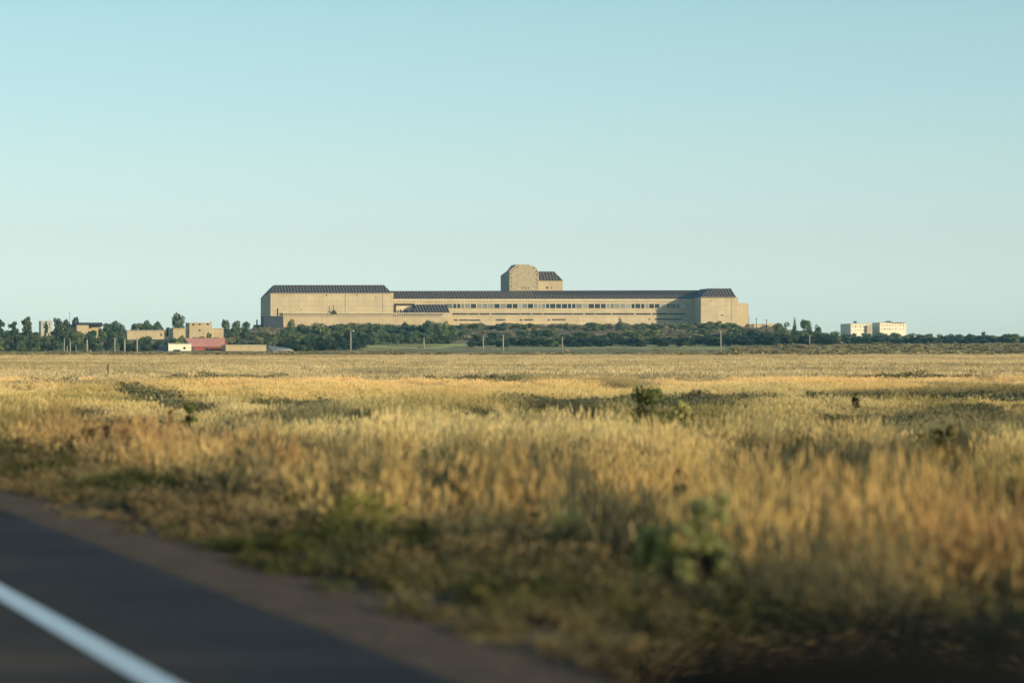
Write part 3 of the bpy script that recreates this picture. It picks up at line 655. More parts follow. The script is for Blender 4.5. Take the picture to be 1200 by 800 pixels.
# trees one can point at
for kind, px, Y, tp, wd, lb in [
 ('pine',1,1060,374,12,'tall thin pine at the very edge of the western wood'),
 ('pine',15,1110,376.5,15,'open crowned pine with thin top, west of the round pine'),
 ('pine',31,1110,371.5,17,'round topped dark pine beside the pale tower block'),
 ('pine',53.5,1100,376,7,'small dark pine standing against the pale tower block'),
 ('pine',68,1115,372,15,'twin trunked pine just right of the pale tower block'),
 ('pine',77,1120,374,14,'flat topped pine touching the dark roofed house'),
 ('pine',88,1320,371,10,'small round pine rising behind the dark roofed house'),
 ('broad',127,1215,374.5,17,'dense dark tree beside the dark roofed house end'),
 ('broad',139,1215,374,20,'widest dark tree between the two tan houses'),
 ('broad',160,1330,376.5,17,'dark tree rising behind the low tan house roof'),
 ('broad',172,1330,373.5,18,'tallest dark tree behind the low tan house'),
 ('broad',184,1330,375,16,'rounded tree behind the right end of the low tan house'),
 ('bushy',170,1050,391,19,'round dark tree in front of the low tan house'),
 ('scrub',174,985,402,13,'rounded brown bush below the low tan house'),
 ('broad',199,1300,382,13,'dark tree between the low tan house and the plaster house'),
 ('broad',209,1290,364,18,'tallest upright tree behind the tan plaster house'),
 ('broad',221,1320,378,9,'small dark tree top behind the tan plaster house'),
 ('bushy',211,1030,390,14,'dark tree rising behind the cream shed'),
 ('bushy',202,1040,395,14,'lower dark tree left of the tree behind the cream shed'),
 ('bushy',245,1100,386,7,'small tree in front of the tan plaster house'),
 ('broad',265,1270,371,12,'slender tall tree right of the tan plaster house'),
 ('broad',276,1270,373,14,'tall loose tree second from the tan plaster house'),
 ('broad',287,1270,374,13,'tall loose tree third from the tan plaster house'),
 ('bushy',342,1240,371.5,17,'round dark tree in front of the dark annex of the long building'),
 ('bushy',352,960,402.5,16,'rounded green bush tree right of the small pale hut'),
 ('broad',414,1190,376,18,'tree with rounded top above the street lamp'),
 ('bushy',471,1180,376,20,'broad tree under the open terrace of the long building'),
 ('bushy',503,1170,371,20,'tallest tree below the low sloping brown roof'),
 ('bushy',519,1170,374,17,'tree beside the tallest one below the sloping brown roof'),
 ('bushy',562,1390,378,14,'tree against the windowed block just right of the sloping roof'),
 ('bushy',588,1390,376.5,18,'rounded tree against the windowed block under the stone tower'),
 ('bushy',625,1390,377.5,22,'broad dark tree under the tower annex'),
 ('bushy',697,1380,376,22,'broad dark tree left of the pointed conifer'),
 ('cone',726,1370,371,11,'small pointed conifer before the windowed block'),
 ('bushy',750,1385,377,20,'rounded tree right of the pointed conifer'),
 ('bushy',837,1370,374.5,19,'dark tree under the corner of the right hand wing'),
 ('bushy',852,1370,376,16,'dark tree under the middle of the right hand wing'),
 ('bushy',861,1370,377,15,'tree at the end of the right hand wing'),
 ('bushy',916,1330,375.5,22,'open crowned tree on the bare slope past the low parapet'),
 ('cone',931,1330,371.5,8,'very thin conifer on the bare slope beside the open crowned tree'),
 ('broad',946,1230,371,17,'tallest narrow tree on the shoulder of the hill'),
 ('bushy',959,1270,377,12,'small tree at the right of the tallest narrow tree'),
 ('bushy',1137,1520,389,10,'dark tree standing above the skyline of the low wood'),
 ('pine',1152,1520,388.5,9,'pine top above the skyline of the low wood'),
 ('bushy',1180,1520,389,12,'rounded tree top near the end of the low wood')]:
    tree(kind, px, Y, tp, wd, lb)

# ------------------------------------------------------------------ long building
SK = 10.3/40
def B(px, py, d):
    """point seen at px, py on the plane d metres behind the wing fronts (plan sheared by the building's skew)"""
    Y = 1500+d; return Vector(((px-600)/F*Y, Y, EYE+(HZ-py)/F*Y))
def back(p, d): return Vector((p[0]-SK*d, p[1]+d, p[2]))
root = thing('long_building', (0, 1500, 15.5), 'long tan concrete building with brown sheet roofs and a stone tower', 'building')
def slab(x0, y0, x1, y1, d, depth, mb, mi=0):
    """upright block: front face x0..x1, y0(top)..y1(bottom) in frame units on plane d"""
    a, b, c, e = B(x0,y1,d), B(x1,y1,d), B(x1,y0,d), B(x0,y0,d)
    mb.hexa([a, b, back(b,depth), back(a,depth)], [e, c, back(c,depth), back(e,depth)], mi)
def ribs(mb, bl, br, tl, tr, step=1.9, wd=.42, ht=.22, mi=0):
    """standing seams over a sloping plane: bl, br lower edge; tl, tr upper edge"""
    n = int((br.x-bl.x)/step); nrm = (br-bl).cross(tl-bl).normalized()
    if nrm.y > 0: nrm = -nrm
    for k in range(n+1):
        x = bl.x+.3+k*step+random.uniform(-.08,.08)
        if x > br.x-.2: break
        u = (x-bl.x)/(br.x-bl.x); p = bl.lerp(br, u); up = 1.0
        sh = SK*(tl.y-bl.y)
        if x-sh*1.0 < tl.x: up = min(up, max(0,(x-bl.x)/max(tl.x-bl.x+sh,1e-3)))
        if x-sh > tr.x: up = min(up, max(0,(br.x-x)/max(br.x-tr.x-sh,1e-3)))
        if up < .08: continue
        dv = Vector((-SK*(tl.y-bl.y), tl.y-bl.y, tl.z-bl.z))*up; q = p+dv; ex = Vector((wd/2,0,0))
        mb.hexa([p-ex+nrm*.01, p+ex+nrm*.01, p+ex+nrm*ht, p-ex+nrm*ht], [q-ex+nrm*.01, q+ex+nrm*.01, q+ex+nrm*ht, q-ex+nrm*ht], mi)
# wing on the left: walls, roof
def wing(xl, xr, ye, yb, xbl, ybl, rl, rr, yr, D=40, rd=8, lab=None, extra=None):
    fl, fr = B(xl,ye,0), B(xr,ye,0); bl_ = B(xbl,ybl,D); br_ = back(fr,D); br_.z = bl_.z
    z0 = EYE+(HZ-yb)/F*1500-4
    g = lambda p: Vector((p.x, p.y, z0))
    m = MB(); m.hexa([g(fl), g(fr), g(br_), g(bl_)], [fl, fr, br_, bl_])
    w_ = child('wing', m, M['tan'], root, lab)
    tl, tr = B(rl,yr,rd), B(rr,yr,rd); tbl, tbr = back(tl,D-rd-9)+Vector((2,0,0)), back(tr,D-rd-9)
    ov = Vector((0,-.5,0)); m = MB(); lift = Vector((0,0,.02))
    fl2, fr2 = fl+ov+lift, fr+ov+lift+Vector((-1.2,0,0)); b1, b2 = bl_+lift, br_+lift
    m.poly([fl2, fr2, tr, tl]); m.poly([fl2, tl, tbl, b1]); m.poly([fr2, b2, tbr, tr]); m.poly([tl, tr, tbr, tbl]); m.poly([b1, tbl, tbr, b2]); m.poly([fl2, b1, b2, fr2])
    rf = child('roof', m, M['roofb'], w_)
    mb = MB(); ribs(mb, fl2, fr2, tl, tr)
    # drip edge
    mb.hexa([fl2+Vector((0,-.25,-.35)), fr2+Vector((0,-.25,-.35)), fr2+Vector((0,-.02,-.35)), fl2+Vector((0,-.02,-.35))], [fl2+Vector((0,-.25,.05)), fr2+Vector((0,-.25,.05)), fr2+Vector((0,-.02,.05)), fl2+Vector((0,-.02,.05))])
    s_ = child('roof_seam', mb, M['rib'], w_)
    return w_
wing(317, 461, 343, 385, 305.5, 349, 322, 450, 334, lab='long blank wing with a hipped brown roof')
wing(821.3, 865, 348, 384, 806, 351, 831, 856.5, 338, lab='short blank wing whose shadow falls on the windowed block')
for x, y, w2, h2 in ((382,345.2,1.2,1.4),(418,345,1.0,1.3),(440,347,.9,.9),(353,361.5,.8,2),(845,368.5,2.6,1.2),(833,352,1,1)):
    m = MB(); slab(x, y, x+w2, y+h2, -.12, .11, m); child('wall_vent', m, M['frame'], root)
for x, y0, y1 in ((405,343.5,366),(449,343.5,366),(858,348.6,380)):
    m = MB(); slab(x, y0, x+.38, y1, -.3, .29, m); child('downpipe', m, M['band'], root)
# low extension past the right wing
m = MB(); slab(865, 355, 875, 384, 3, 26, m); slab(875, 356, 877, 384, 6, 3, m); child('side_annex', m, M['tan2'], root)
# main block behind, set back between the wings
D0 = 23.5
m = MB()
slab(455, 350, 815, 388, D0, 30, m)
hall = child('main_block', m, M['tan'], root, 'low windowed block between the two wings')
m = MB(); slab(461, 350.2, 812, 352.6, D0-.7, .69, m); slab(461, 361.2, 812, 361.8, D0-.3, .29, m); slab(527, 369.0, 806, 369.5, D0-.35, .34, m); child('cornice', m, M['band'], hall)
m = MB()
for k in range(150):
    x = 462+k*2.33
    if x < 811: slab(x, 352.7, x+1.1, 353.5, D0-.45, .44, m)
child('dentil_course', m, M['band'], hall)
# roof of the main block
m = MB(); e0, e1 = B(456,350,D0-.9), B(818,350,D0-.9); t0, t1 = B(456,341,D0+9), B(829,340,D0+9); t0.x = e0.x-SK*10
tb0, tb1 = back(t0,14), back(t1,14); q0, q1 = back(e0,32), back(e1,32)
for p in (e0,e1,q0,q1): p.z += .03
m.poly([e0,e1,t1,t0]); m.poly([t0,t1,tb1,tb0]); m.poly([tb0,tb1,q1,q0]); m.poly([e1,q1,tb1,t1]); m.poly([e0,t0,tb0,q0]); m.poly([e0,q0,q1,e1])
child('roof', m, M['roofb'], hall)
mb = MB(); ribs(mb, e0, e1, t0, t1); child('roof_seam', mb, M['rib'], hall)
# window strip: recessed backing, piers between, and each window its own part
m = MB(); slab(523, 355.9, 806, 361.1, D0-.06, .05, m); child('window_recess', m, M['frame'], hall)
m = MB(); slab(523, 355.2, 806, 355.9, D0-.4, .39, m)
x = 524.0; wins = []; k = 0
while x < 803:
    gw = random.choice([4.6,4.9,6.6,7.2])
    wins.append((x, x+gw-.8)); slab(x+gw-.8, 355.95, x+gw, 361.15, D0-.3, .29, m); x += gw; k += 1
child('window_pier', m, M['band'], hall)
for a, b in wins:
    m = MB(); slab(a+.05, 356.1, b-.05, 361.0, D0-.12, .05, m); f_ = child('window', m, M['glass'], root)
# dark slots below
m = MB(); xs = 530
while xs < 800:
    L = random.choice([12, 18, 26, 34]); slab(xs, 366.9, min(xs+L, 803), 368.7, D0-.05, .045, m); xs += L+random.choice([.8,1.2,1.6])
child('louvre_slot', m, M['dark'], root)
for a, b, y0 in [(532,536,374.2),(538,549,374.2),(549.5,563,374.4),(581,592,374),(609,612,374),(614,625,373.9),(641.5,644.5,374),(647,663,373.7),(760,762,373.2),(767,799,373.2)]:
    m = MB(); slab(a, y0, b, y0+1.5, D0-.05, .045, m); child('louvre_slot', m, M['dark'], root)
# terrace opening at the left of the block, and the lower sloping roof before it
m = MB(); slab(461.5, 355.6, 486, 367.5, D0-.06, .05, m, 0); slab(464.5, 358.3, 483.5, 366.2, D0-.12, .05, m, 1)
for x in (466, 469, 473.5, 476, 481): slab(x, 363.2+random.uniform(-.6,1), x+1.6, 366.4, D0-.5, .3, m, 0)
for x in (462, 484.5): slab(x, 355.8, x+1, 367.4, D0-1.2, .8, m, 0)
child('terrace', m, [M['frame'], M['band']], root, 'open terrace with dark furniture against a lit wall')
dA = 6
m = MB(); a, b = B(484,368,dA), B(527.5,367.3,dA); c, e = B(487,356.8,dA+13), B(523,356.8,dA+13)
a2, b2 = back(a,18), back(b,18); c2, e2 = c+Vector((0,3.5,0)), e+Vector((0,3.5,0))
m.poly([a,b,e,c]); m.poly([a,c,c2,a2]); m.poly([b,b2,e2,e]); m.poly([c,e,e2,c2]); m.poly([a2,c2,e2,b2]); m.poly([a,a2,b2,b])
lr = child('porch_roof', m, M['roofb'], root, 'low sloping brown roof over the entrance'); mb = MB(); ribs(mb, a, b, c, e); child('roof_seam', mb, M['rib'], lr)
# podium wall running below the wing and the terrace
m = MB(); slab(332, 372.2, 526, 392, -2.5, 2.48, m); slab(461.3, 368.4, 527, 392, 3, 19, m); slab(526, 371.5, 531, 392, 4, 18, m); slab(590, 379, 662, 392, D0-3, 2.9, m)
pod = child('podium_wall', m, M['tan2'], root)
m = MB(); slab(331, 366.3, 527, 367.0, -2.4, 2.38, m); slab(331, 371.6, 527, 372.19, -2.7, 2.68, m)
x = 332.0
while x < 526: slab(x, 367.05, x+.75, 371.55, -2.3, .5, m); x += 2.1
child('balustrade', m, M['band'], pod)
m = MB(); slab(388, 365.2, 394.5, 367.9, -2.8, .35, m); slab(390.7, 357.5, 391.4, 365.2, -2.7, .2, m); slab(389, 363.5, 393.2, 365.3, -2.7, .3, m); child('roof_mast', m, M['frame'], pod)
# dark annex with pipe at the foot of the blank wing
m = MB(); a0 = (309, 370.3, 332, 388, -14, 11.5)
slab(*a0, m); slab(324.6, 361, 326, 370.5, -10, .8, m); slab(299, 380.5, 309.5, 390, -8, 8, m); slab(300.5, 374.5, 302, 381, -6, .8, m)
child('boiler_house', m, M['roofd'], root, 'dark low annex with a thin flue pipe')
# stone tower
DT = 33
pr = [(597,345),(631.5,345),(631.5,318.5),(627.5,313),(619.5,309.8),(606,309.8),(601,313.5),(597,317.5)]
fr = [B(px,py,DT) for px, py in pr]; bk_ = [back(p,22) for p in fr]
bk_[-1] = back(fr[-1],22)+Vector((0,0,-2.2)); bk_[-2] = back(fr[-2],18)+Vector((.8,0,-1.6)); bk_[-3] = back(fr[-3],14)
m = MB(); m.hexa(fr, bk_); tw = child('tower', m, M['stone'], root, 'rough stone tower with a chamfered gable')
m = MB()
for (x, y) in [(598.3,320),(598.3,325),(599,330),(598.6,335),(599.5,316.5),(602.5,313.6),(628,317),(628.3,322),(628,327),(628.4,332),(628,336),(629.7,320),(629.8,329),(625,313),(612,336.5),(615.5,336.8),(619,336.6),(605.5,312),(590.7,0)]:
    if y: slab(x, y, x+1.1, y+1.5, DT-.08, .07, m)
child('window', m, M['dark'], tw)
m = MB(); slab(630.5, 328.6, 659.5, 345, DT+3, 16, m); slab(640, 336, 642.5, 338, DT+2.9, .09, m, 1); slab(646, 336.3, 647, 338, DT+2.9, .09, m, 1)
ta = child('tower_annex', m, [M['tan2'], M['dark']], root)
m = MB(); a, b, c, e = B(631.8,328.8,DT+2.6), B(660,328.8,DT+2.6), B(631.8,318,DT+9), B(649.5,318.2,DT+9); c.x = a.x-.2
a2, b2, c2, e2 = back(a,18), back(b,18), back(c,6), back(e,6)
m.poly([a,b,e,c]); m.poly([b,b2,e2,e]); m.poly([c,e,e2,c2]); m.poly([a2,c2,e2,b2]); m.poly([a,c,c2,a2]); m.poly([a,a2,b2,b]); child('roof', m, M['roofb'], ta)
mb = MB(); ribs(mb, a, b, c, e); child('roof_seam', mb, M['rib'], ta)

# ------------------------------------------------------------------ houses and sheds
def blk(mb, x0, y0, x1, y1, Y, depth, mi=0, skew=-.28):
    a, b, c, e = W(x0,y1,Y), W(x1,y1,Y), W(x1,y0,Y), W(x0,y0,Y); k = Vector((skew*depth, depth, 0))
    mb.hexa([a, b, b+k, a+k], [e, c, c+k, e+k], mi)
def house(name, px, Y, label): return thing(name, spot(px, Y), label, 'building')
# pale tower block with a shaded side
h = house('tower_block', 53, 1380, 'pale tower block rising out of the trees between two pines')
m = MB(); blk(m, 48, 376.5, 61, 398, 1380, 14); blk(m, 47.6, 375.9, 61.3, 376.6, 1379.5, 14.6); child('wall', m, M['pale'], h)
m = MB()
for y in (379,383): 
    for x in (50.5, 57.5): blk(m, x, y, x+1.1, y+1.5, 1379.9, .09)
child('window', m, M['dark'], h)
m = MB(); blk(m, 57.5, 372.5, 57.8, 375.9, 1385, .3); child('roof_mast', m, M['steel'], h)
# dark roofed house
h = house('dark_roofed_house', 100, 1290, 'long low house with a dark flat roof and a tan gable')
m = MB(); blk(m, 90, 380.3, 104, 396, 1290, 18); blk(m, 104, 382, 119, 396, 1296, 12); blk(m, 79, 382, 90.5, 396, 1298, 10); child('wall', m, M['tan2'], h)
m = MB(); blk(m, 92, 377.8, 120, 380.2, 1289, 21); blk(m, 78, 380.1, 92, 381.9, 1296, 13); blk(m, 105, 380.25, 120.2, 382.2, 1294, 14.5); child('roof', m, M['roofd'], h)
m = MB(); blk(m, 81.4, 365.5, 81.8, 380.0, 1300, .25); blk(m, 80.9, 367, 82.3, 367.3, 1300, .25); child('antenna', m, M['steel'], h)
# low tan house
h = house('low_tan_house', 170, 1290, 'low flat tan house with a pale parapet line in the trees')
m = MB(); blk(m, 149, 387.6, 192.5, 401, 1290, 20); child('wall', m, M['tan2'], h)
m = MB(); blk(m, 148.6, 386.8, 193, 387.5, 1289.5, 21); child('parapet', m, M['pale'], h)
m = MB(); blk(m, 188, 391, 189.6, 393.4, 1289.9, .09); child('window', m, M['dark'], h)
m = MB(); blk(m, 191, 385, 192, 387, 1295, 1); blk(m, 153, 385.9, 156, 386.8, 1296, 3); child('chimney', m, M['frame'], h)
# tan plaster house with a raised block
h = house('plaster_house', 232, 1240, 'stepped tan plaster house with a row of small dark windows')
m = MB(); blk(m, 203, 385, 262, 400, 1240, 18); child('wall', m, M['tan2'], h)
m = MB(); blk(m, 222, 378.6, 248.5, 399, 1238, 14); child('upper_storey', m, M['tan2'], h)
m = MB(); blk(m, 202.6, 384.4, 221.8, 385, 1239.4, 18.6); blk(m, 248.8, 384.4, 262.3, 385, 1239.4, 18.6); blk(m, 221.7, 378, 248.8, 378.6, 1237.4, 14.6); child('parapet', m, M['band'], h)
for x, y in ((226.5,379.2),(234,379.2),(243.5,379.0),(234,386)):
    m = MB(); blk(m, x-1.1, y, x+1.1, y+1.8, 1237.9, .09); child('window', m, M['dark'], h)
m = MB(); blk(m, 246.6, 375.6, 247.8, 378.2, 1241, .8); blk(m, 229, 377.2, 230.5, 378.1, 1243, 1); child('chimney', m, M['tan2'], h)
# red shed
h = house('red_shed', 240, 1000, 'long red sheet metal shed with a faded pink roof')
m = MB(); blk(m, 227, 405, 263, 414, 1000, 12, skew=-.05); child('wall', m, M['red'], h)
a, b, c, e = W(223.5,405.2,999.4), W(263.6,405.2,999.4), W(263.2,396,1006), W(216,396,1006)
m = MB(); k = Vector((0,0,-.25)); m.hexa([a+k,b+k,c+k,e+k], [a,b,c,e]); a2, b2 = a+Vector((-1.5,13.5,0)), b+Vector((-.2,13.5,0)); m.hexa([e+k,c+k,b2+k,a2+k],[e,c,b2,a2]); child('roof', m, M['redroof'], h)
m = MB(); m.poly([W(227.3,405,1000.05), W(227.3,405,1011), W(224,397,1006)]); m.poly([W(262.8,405,1000.05), W(262.8,405,1011), W(262.8,396.6,1006)]); child('gable', m, M['red'], h)
m = MB(); blk(m, 240, 407.5, 244, 413.5, 999.9, .08); child('door', m, M['frame'], h)
# cream shed
h = house('cream_shed', 210, 985, 'small cream building with a dark open doorway beside the red shed')
m = MB(); blk(m, 197.3, 403, 223.5, 415.5, 985, 8, skew=-.1); child('wall', m, M['cream'], h)
m = MB(); blk(m, 196.6, 402.1, 224.2, 402.98, 984.6, 9, skew=-.1); child('roof', m, M['pale'], h)
m = MB(); blk(m, 203, 409.6, 211.5, 414.6, 984.9, .09); child('doorway', m, M['dark'], h)
m = MB(); blk(m, 215, 406.5, 217.5, 409, 984.9, .09); child('window', m, M['dark'], h)
m = MB(); blk(m, 188, 404, 196, 415.5, 990, 6); child('side_shed', m, M['grey'], h)
# plain tan yard wall block
h = house('tan_store', 288, 985, 'plain tan rendered store with no openings')
m = MB(); blk(m, 264.5, 404.6, 312, 415.5, 985, 10); child('wall', m, M['tan2'], h)
m = MB(); blk(m, 264.2, 404.0, 312.4, 404.6, 984.6, 10.8); child('parapet', m, M['band'], h)
# small hut
h = house('small_hut', 332, 930, 'small pale hut with a grey lean-to roof and round bush beside')
m = MB(); blk(m, 320.5, 409.5, 343, 415.8, 930, 5); child('wall', m, M['cream2'], h)
a, b, c, e = W(318.5,409.9,929), W(345,411,929), W(339,407.6,936), W(313,404.8,936)
m = MB(); k = Vector((0,0,-.15)); m.hexa([a+k,b+k,c+k,e+k],[a,b,c,e]); child('roof', m, M['grey'], h)
m = MB(); blk(m, 326, 411.4, 328.5, 413.8, 929.9, .09); blk(m, 338, 411.6, 341, 413.6, 929.9, .09); child('window', m, M['redroof'], h)
# parapet wall on the bare slope
h = tag(MB().build('x', M['band']), 'low tan parapet wall at the edge of the hilltop terrace', 'wall') if False else thing('parapet_wall', spot(898, 1480), 'low tan parapet wall at the edge of the hilltop terrace', 'wall')
m = MB(); blk(m, 877, 379.8, 913, 386, 1480, 3); child('wall_base', m, M['tan2'], h)
m = MB(); blk(m, 876.7, 379.2, 913.3, 379.8, 1479.6, 3.8); child('coping', m, M['band'], h)
# apartment blocks
def flats(x0, xs, x1, y0, y1, Y, label, notch):
    h = house('apartment_block', (x0+x1)/2, Y, label)
    fl, fr = W(xs,y1,Y), W(x1,y1,Y); H = W(xs,y0,Y).z
    D = 30; k = Vector((W(x0,y0,Y+D).x-fl.x, D, 0)); m = MB()
    up = lambda p: Vector((p.x,p.y,H))
    m.hexa([fl, fr, fr+k, fl+k], [up(fl), up(fr), up(fr+k), up(fl+k)]); child('wall', m, M['cream'], h)
    m = MB(); q = Vector((0,0,.4)); o = Vector((0,-.4,0)); m.hexa([up(fl)+o, up(fr)+o, up(fr+k), up(fl+k)], [up(fl)+o+q, up(fr)+o+q, up(fr+k)+q, up(fl+k)+q]); child('parapet', m, M['cream2'], h)
    n = int((x1-xs)/3.4)
    for i in range(n):
        for r_ in range(2):
            x = xs+1.6+i*(x1-xs-2)/n; y = y0+2.0+r_*4.4
            m = MB(); blk(m, x, y, x+random.choice([.8,1.1,1.5]), y+1.4, Y-.1, .09, skew=0); child('window', m, M['tan2'] if random.random() < .4 else M['wood'], h)
    if notch:
        m = MB(); a, b = notch; blk(m, a, y0+1.2, b, y1, Y-1.6, 1.55, skew=0); child('stair_tower', m, M['tan2'], h)
    return h
h = flats(985, 997, 1021, 379.8, 400, 1560, 'cream three storey apartment block nearer the hill, with shaded end wall', (1016,1021.5))
m = MB(); blk(m, 1001.5, 376.3, 1004, 378.2, 1565, 2); blk(m, 1002.6, 377.8, 1003, 379.8, 1565, .4); child('water_tank', m, M['frame'], h)
h = flats(1022, 1031, 1062, 378.4, 400, 1555, 'larger cream apartment block with dark roof tank, further from the hill', None)
m = MB(); blk(m, 1040.5, 376, 1044, 378, 1560, 3); blk(m, 1037, 377.2, 1046, 378.3, 1560, 4); child('water_tank', m, M['frame'], h)
m = MB(); blk(m, 1046, 377.9, 1061, 378.35, 1554, 12); child('roof_rail', m, M['frame'], h)

# ------------------------------------------------------------------ poles, lamps and fence posts
def pole(px, Y, top, label, kind='plain', wpx=1.15, mat='pole', cat='pole', group=None):
    p = spot(px, Y); H = W(px, top, Y).z-p.z; r = wpx/F*Y/2
    nm = {'plain':'concrete_pole','lamp':'street_lamp','cross':'utility_pole','post':'concrete_post','wood':'wooden_pole'}[kind]
    t = thing(nm, p, label, cat, group)
    m = MB(); m.tube([(0,0,-.3),(0,0,H*.5),(0,0,H)], [r*1.15, r, r*.8], 10); o = m.build('shaft', M[mat], t, smooth=True)
    m = MB()
    if kind == 'lamp':
        m.tube([(0,0,H-.1),(.35,0,H+.25),(.9,-.1,H+.3)], [r*.6, r*.45, r*.4], 6); m.build('lamp_arm', M[mat], t)
        m = MB(); m.hexa([(.7,-.3,H+.12),(1.5,-.3,H+.12),(1.5,.1,H+.12),(.7,.1,H+.12)], [(.8,-.22,H+.45),(1.4,-.22,H+.36),(1.4,.02,H+.36),(.8,.02,H+.45)]); m.build('lamp_head', M['pale'], t)
    elif kind in ('cross','wood'):
        m.box((0,0,H-.5), (1.7,.14,.16)); m.build('crossarm', M['wood'], t)
        m = MB()
        for x in (-.7,0,.7): m.tube([(x,0,H-.42),(x,0,H-.2)], [.07,.05], 6)
        m.build('insulator', M['pale'], t)
    else:
        m.tube([(0,0,H),(0,0,H+.12)], [r*1.25, r*1.1], 10); m.build('cap', M[mat], t)
    return t
pole(75.3, 955, 396.5, 'first tall pale pole of the group before the western wood', wpx=1.3)
pole(78.7, 950, 405.5, 'short pale post between two taller poles before the wood', wpx=1.1)
pole(82.3, 955, 400, 'middle height pale pole right of the short post', wpx=1.4)
pole(89, 960, 404, 'thin bluish grey pole before the wood', wpx=1, mat='grey')
pole(102, 950, 398, 'thick pale pole standing alone with a stub post beside', wpx=2.0)
pole(106, 948, 410, 'stubby pale post at the foot of the thick pole', kind='post', wpx=1.8)
pole(134.5, 950, 395.5, 'pale pole with weathered crossarm before the low tan house', kind='cross', wpx=1.6)
pole(146, 952, 397.5, 'thick pale pole with a round cap before the low tan house', wpx=1.9)
pole(160.6, 952, 396.5, 'pale pole in front of the rounded dark tree', wpx=1.9)
pole(411, 900, 388.5, 'tall street lamp with a short arm before the dark tree belt', kind='lamp', wpx=1.6, cat='street lamp')
pole(496.8, 1010, 396, 'short pale post standing on the lawn under the tallest tree', kind='post', wpx=1.6)
pole(566.3, 940, 395, 'slim pale pole on the lawn left of the crossarm pole', wpx=1.3)
pole(589.6, 900, 392, 'pale pole with crossarm on the lawn under the stone tower', kind='cross', wpx=1.7)
pole(659, 900, 394.5, 'slim pale pole on the lawn under the tower annex', wpx=1.2)
pole(844.6, 900, 387.5, 'tall pale pole before the trees under the short wing', wpx=1.5)
pole(948.8, 1040, 392, 'slender pole under the tallest narrow tree on the hill shoulder', kind='cross', wpx=1.3)
pole(877.5, 1478, 370, 'thin dark mast against the end of the building', wpx=.7, mat='wood')
pole(886.4, 1478, 372.5, 'short dark pole on the terrace with crossarm', kind='wood', wpx=.8, mat='wood')
pole(898.3, 1478, 374, 'lower dark post farther along the terrace wall', kind='wood', wpx=.9, mat='wood')
# fence post in the field
p = hit(126.3, 442.5); H = (442.5-427)/F*p.y
t = thing('fence_post', p, 'lone thin dark post standing in the golden field', 'post')
m = MB(); m.tube([(0,0,-.1),(.01,0,H*.5),(0,.01,H)], [.07,.065,.06], 8); m.build('shaft', M['wood'], t); m = MB(); m.tube([(0,0,H),(0,0,H+.05)], [.075,.03], 8); m.build('cap', M['wood'], t)

# ------------------------------------------------------------------ shrubs in the field
def shrub(px, py, hpx, wpx, kind, label, seed, n=1800, Y=None, airy=.3):
    p = spot(px, 1.72*F/(py-HZ)); top_ = W(px, py-hpx, p.y).z
    h = top_-p.z; wd = wpx/F*p.y; r = np.random.default_rng(seed)
    t = thing('shrub', p, label, 'shrub')
    k = 30 if hpx > 45 else 15; lobes = []
    for q in range(k):
        a = r.uniform(0,6.28); z = r.uniform(.12,.93); d = wd*.48*math.sqrt(r.random())*(1.2-z*.7); lobes.append((d*math.cos(a), d*math.sin(a), z*h, min(wd,h)*r.uniform(.10,.22)))
    me = leafcloud('foliage', lobes, n, .032*max(h,.5), r, M[kind], squash=1.15, shell=airy); o = bpy.data.objects.new('foliage', me); col.objects.link(o); o.parent = t
    m = MB()
    for (a, b, z, s_) in lobes: m.tube([(0,0,-.03),(a*.5,b*.5,z*.55),(a,b,z)], [.02*h+.004,.012*h+.003,.004], 5)
    m.build('stem', M['bark'], t)
for a_ in SHRUBS: shrub(*a_)

# ------------------------------------------------------------------ the car the picture is taken from: its door and wing mirror
def RW(s_, t_, z): x, y = road_xy(s_, t_); return Vector((x, y, z))
cd = thing('car_door', RW(.46, .6, 0), 'black car door and wing mirror at the bottom edge of the view', 'car door')
def rounded(c, ds, dt, dz, n=20, e=2.8):
    m = MB(); rows = []
    for i in range(n+1):
        ph = -math.pi/2+math.pi*i/n; row_ = []
        for j in range(2*n):
            th = math.pi*j/n; f = lambda v: math.copysign(abs(v)**(2/e), v)
            row_.append(len(m.v)); m.v.append(tuple(RW(c[0]+ds*f(math.cos(ph))*f(math.cos(th)), c[1]+dt*f(math.cos(ph))*f(math.sin(th)), c[2]+dz*f(math.sin(ph)))))
        rows.append(row_)
    for a, b in zip(rows, rows[1:]):
        for j in range(2*n): m.f.append([a[j], a[(j+1)%(2*n)], b[(j+1)%(2*n)], b[j]]); m.m.append(0)
    return m
mh = child('mirror_housing', rounded((.73,1.30,1.346), .165, .07, .088), M['black'], cd, smooth=True)
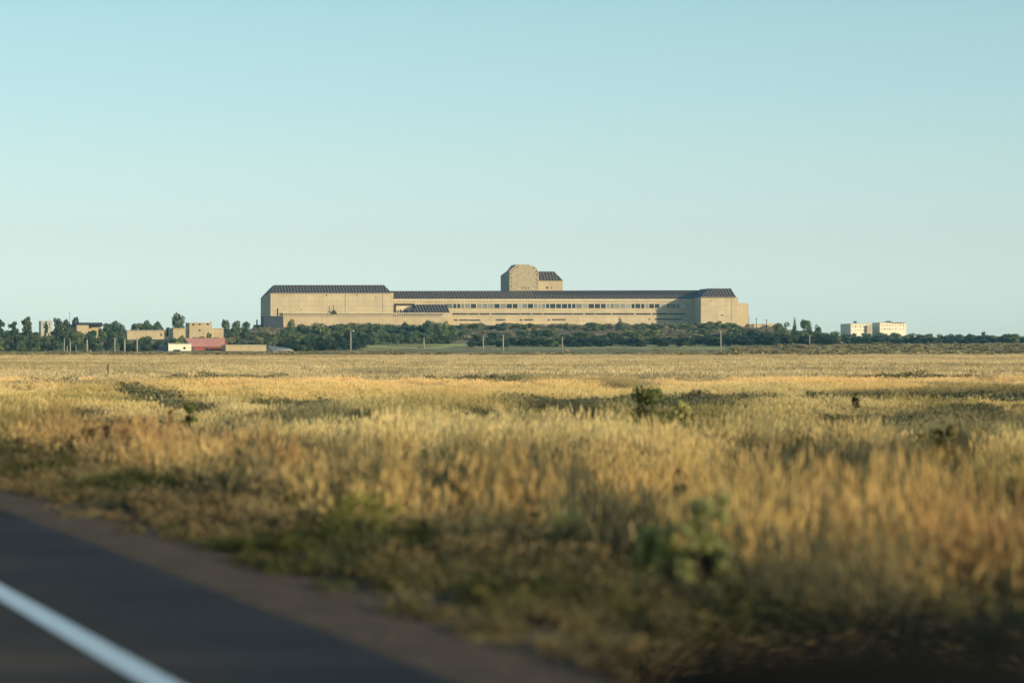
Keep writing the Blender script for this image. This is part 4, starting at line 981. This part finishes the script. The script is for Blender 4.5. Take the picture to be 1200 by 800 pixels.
m = MB(); m.tube([RW(.60,1.235,1.274), RW(.73,1.232,1.268), RW(.86,1.235,1.274)], [.006,.007,.006], 8); child('housing_trim', m, M['black'], mh, smooth=True)
m = MB(); m.tube([RW(.47,1.20,1.17), RW(.53,1.24,1.22), RW(.60,1.28,1.27)], [.035,.03,.035], 10); child('mirror_arm', m, M['black'], cd, smooth=True)
m = MB(); prof_ = [(.43,.35),(.49,.36),(.53,.60),(.54,.85),(.50,1.10),(.47,1.16),(.43,1.16),(.415,1.08)]
m.hexa([RW(a, .05, z) for a, z in prof_], [RW(a, 1.22, z) for a, z in prof_]); child('door_panel', m, M['black'], cd)
m = MB(); m.tube([RW(.455,.06,1.17), RW(.455,.6,1.175), RW(.455,1.2,1.17)], [.014,.014,.014], 8); child('window_seal', m, M['black'], cd)
m = MB(); m.tube([RW(.525,.2,.98), RW(.565,.23,.985), RW(.565,.37,.985), RW(.525,.40,.98)], [.012,.014,.014,.012], 8); child('handle', m, M['black'], cd)

# ------------------------------------------------------------------ thin evening haze over the plain
m = bpy.data.materials.new('haze'); m.use_nodes = True; nt = m.node_tree; nt.nodes.clear()
o_ = nt.nodes.new('ShaderNodeOutputMaterial'); v_ = nt.nodes.new('ShaderNodeVolumeScatter'); v_.inputs['Color'].default_value = (.30,.75,1.0,1)
v_.inputs['Density'].default_value = .0001; v_.inputs['Anisotropy'].default_value = 0.0; nt.links.new(v_.outputs[0], o_.inputs['Volume'])
b = MB(); b.hexa([(-2500,250,-30),(2500,250,-30),(2500,3200,-30),(-2500,3200,-30)], [(-2500,250,160),(2500,250,160),(2500,3200,160),(-2500,3200,160)])
tag(b.build('haze', m), 'thin bluish evening haze over the distant plain', 'haze', kind='structure')

# ------------------------------------------------------------------ render settings
sc.render.engine = 'CYCLES'
sc.view_settings.view_transform = 'Standard'; sc.view_settings.look = 'None'; sc.view_settings.exposure = 0
sc.cycles.use_denoising = True
sc.cycles.max_bounces = 5; sc.cycles.diffuse_bounces = 3; sc.cycles.transmission_bounces = 3; sc.cycles.transparent_max_bounces = 4
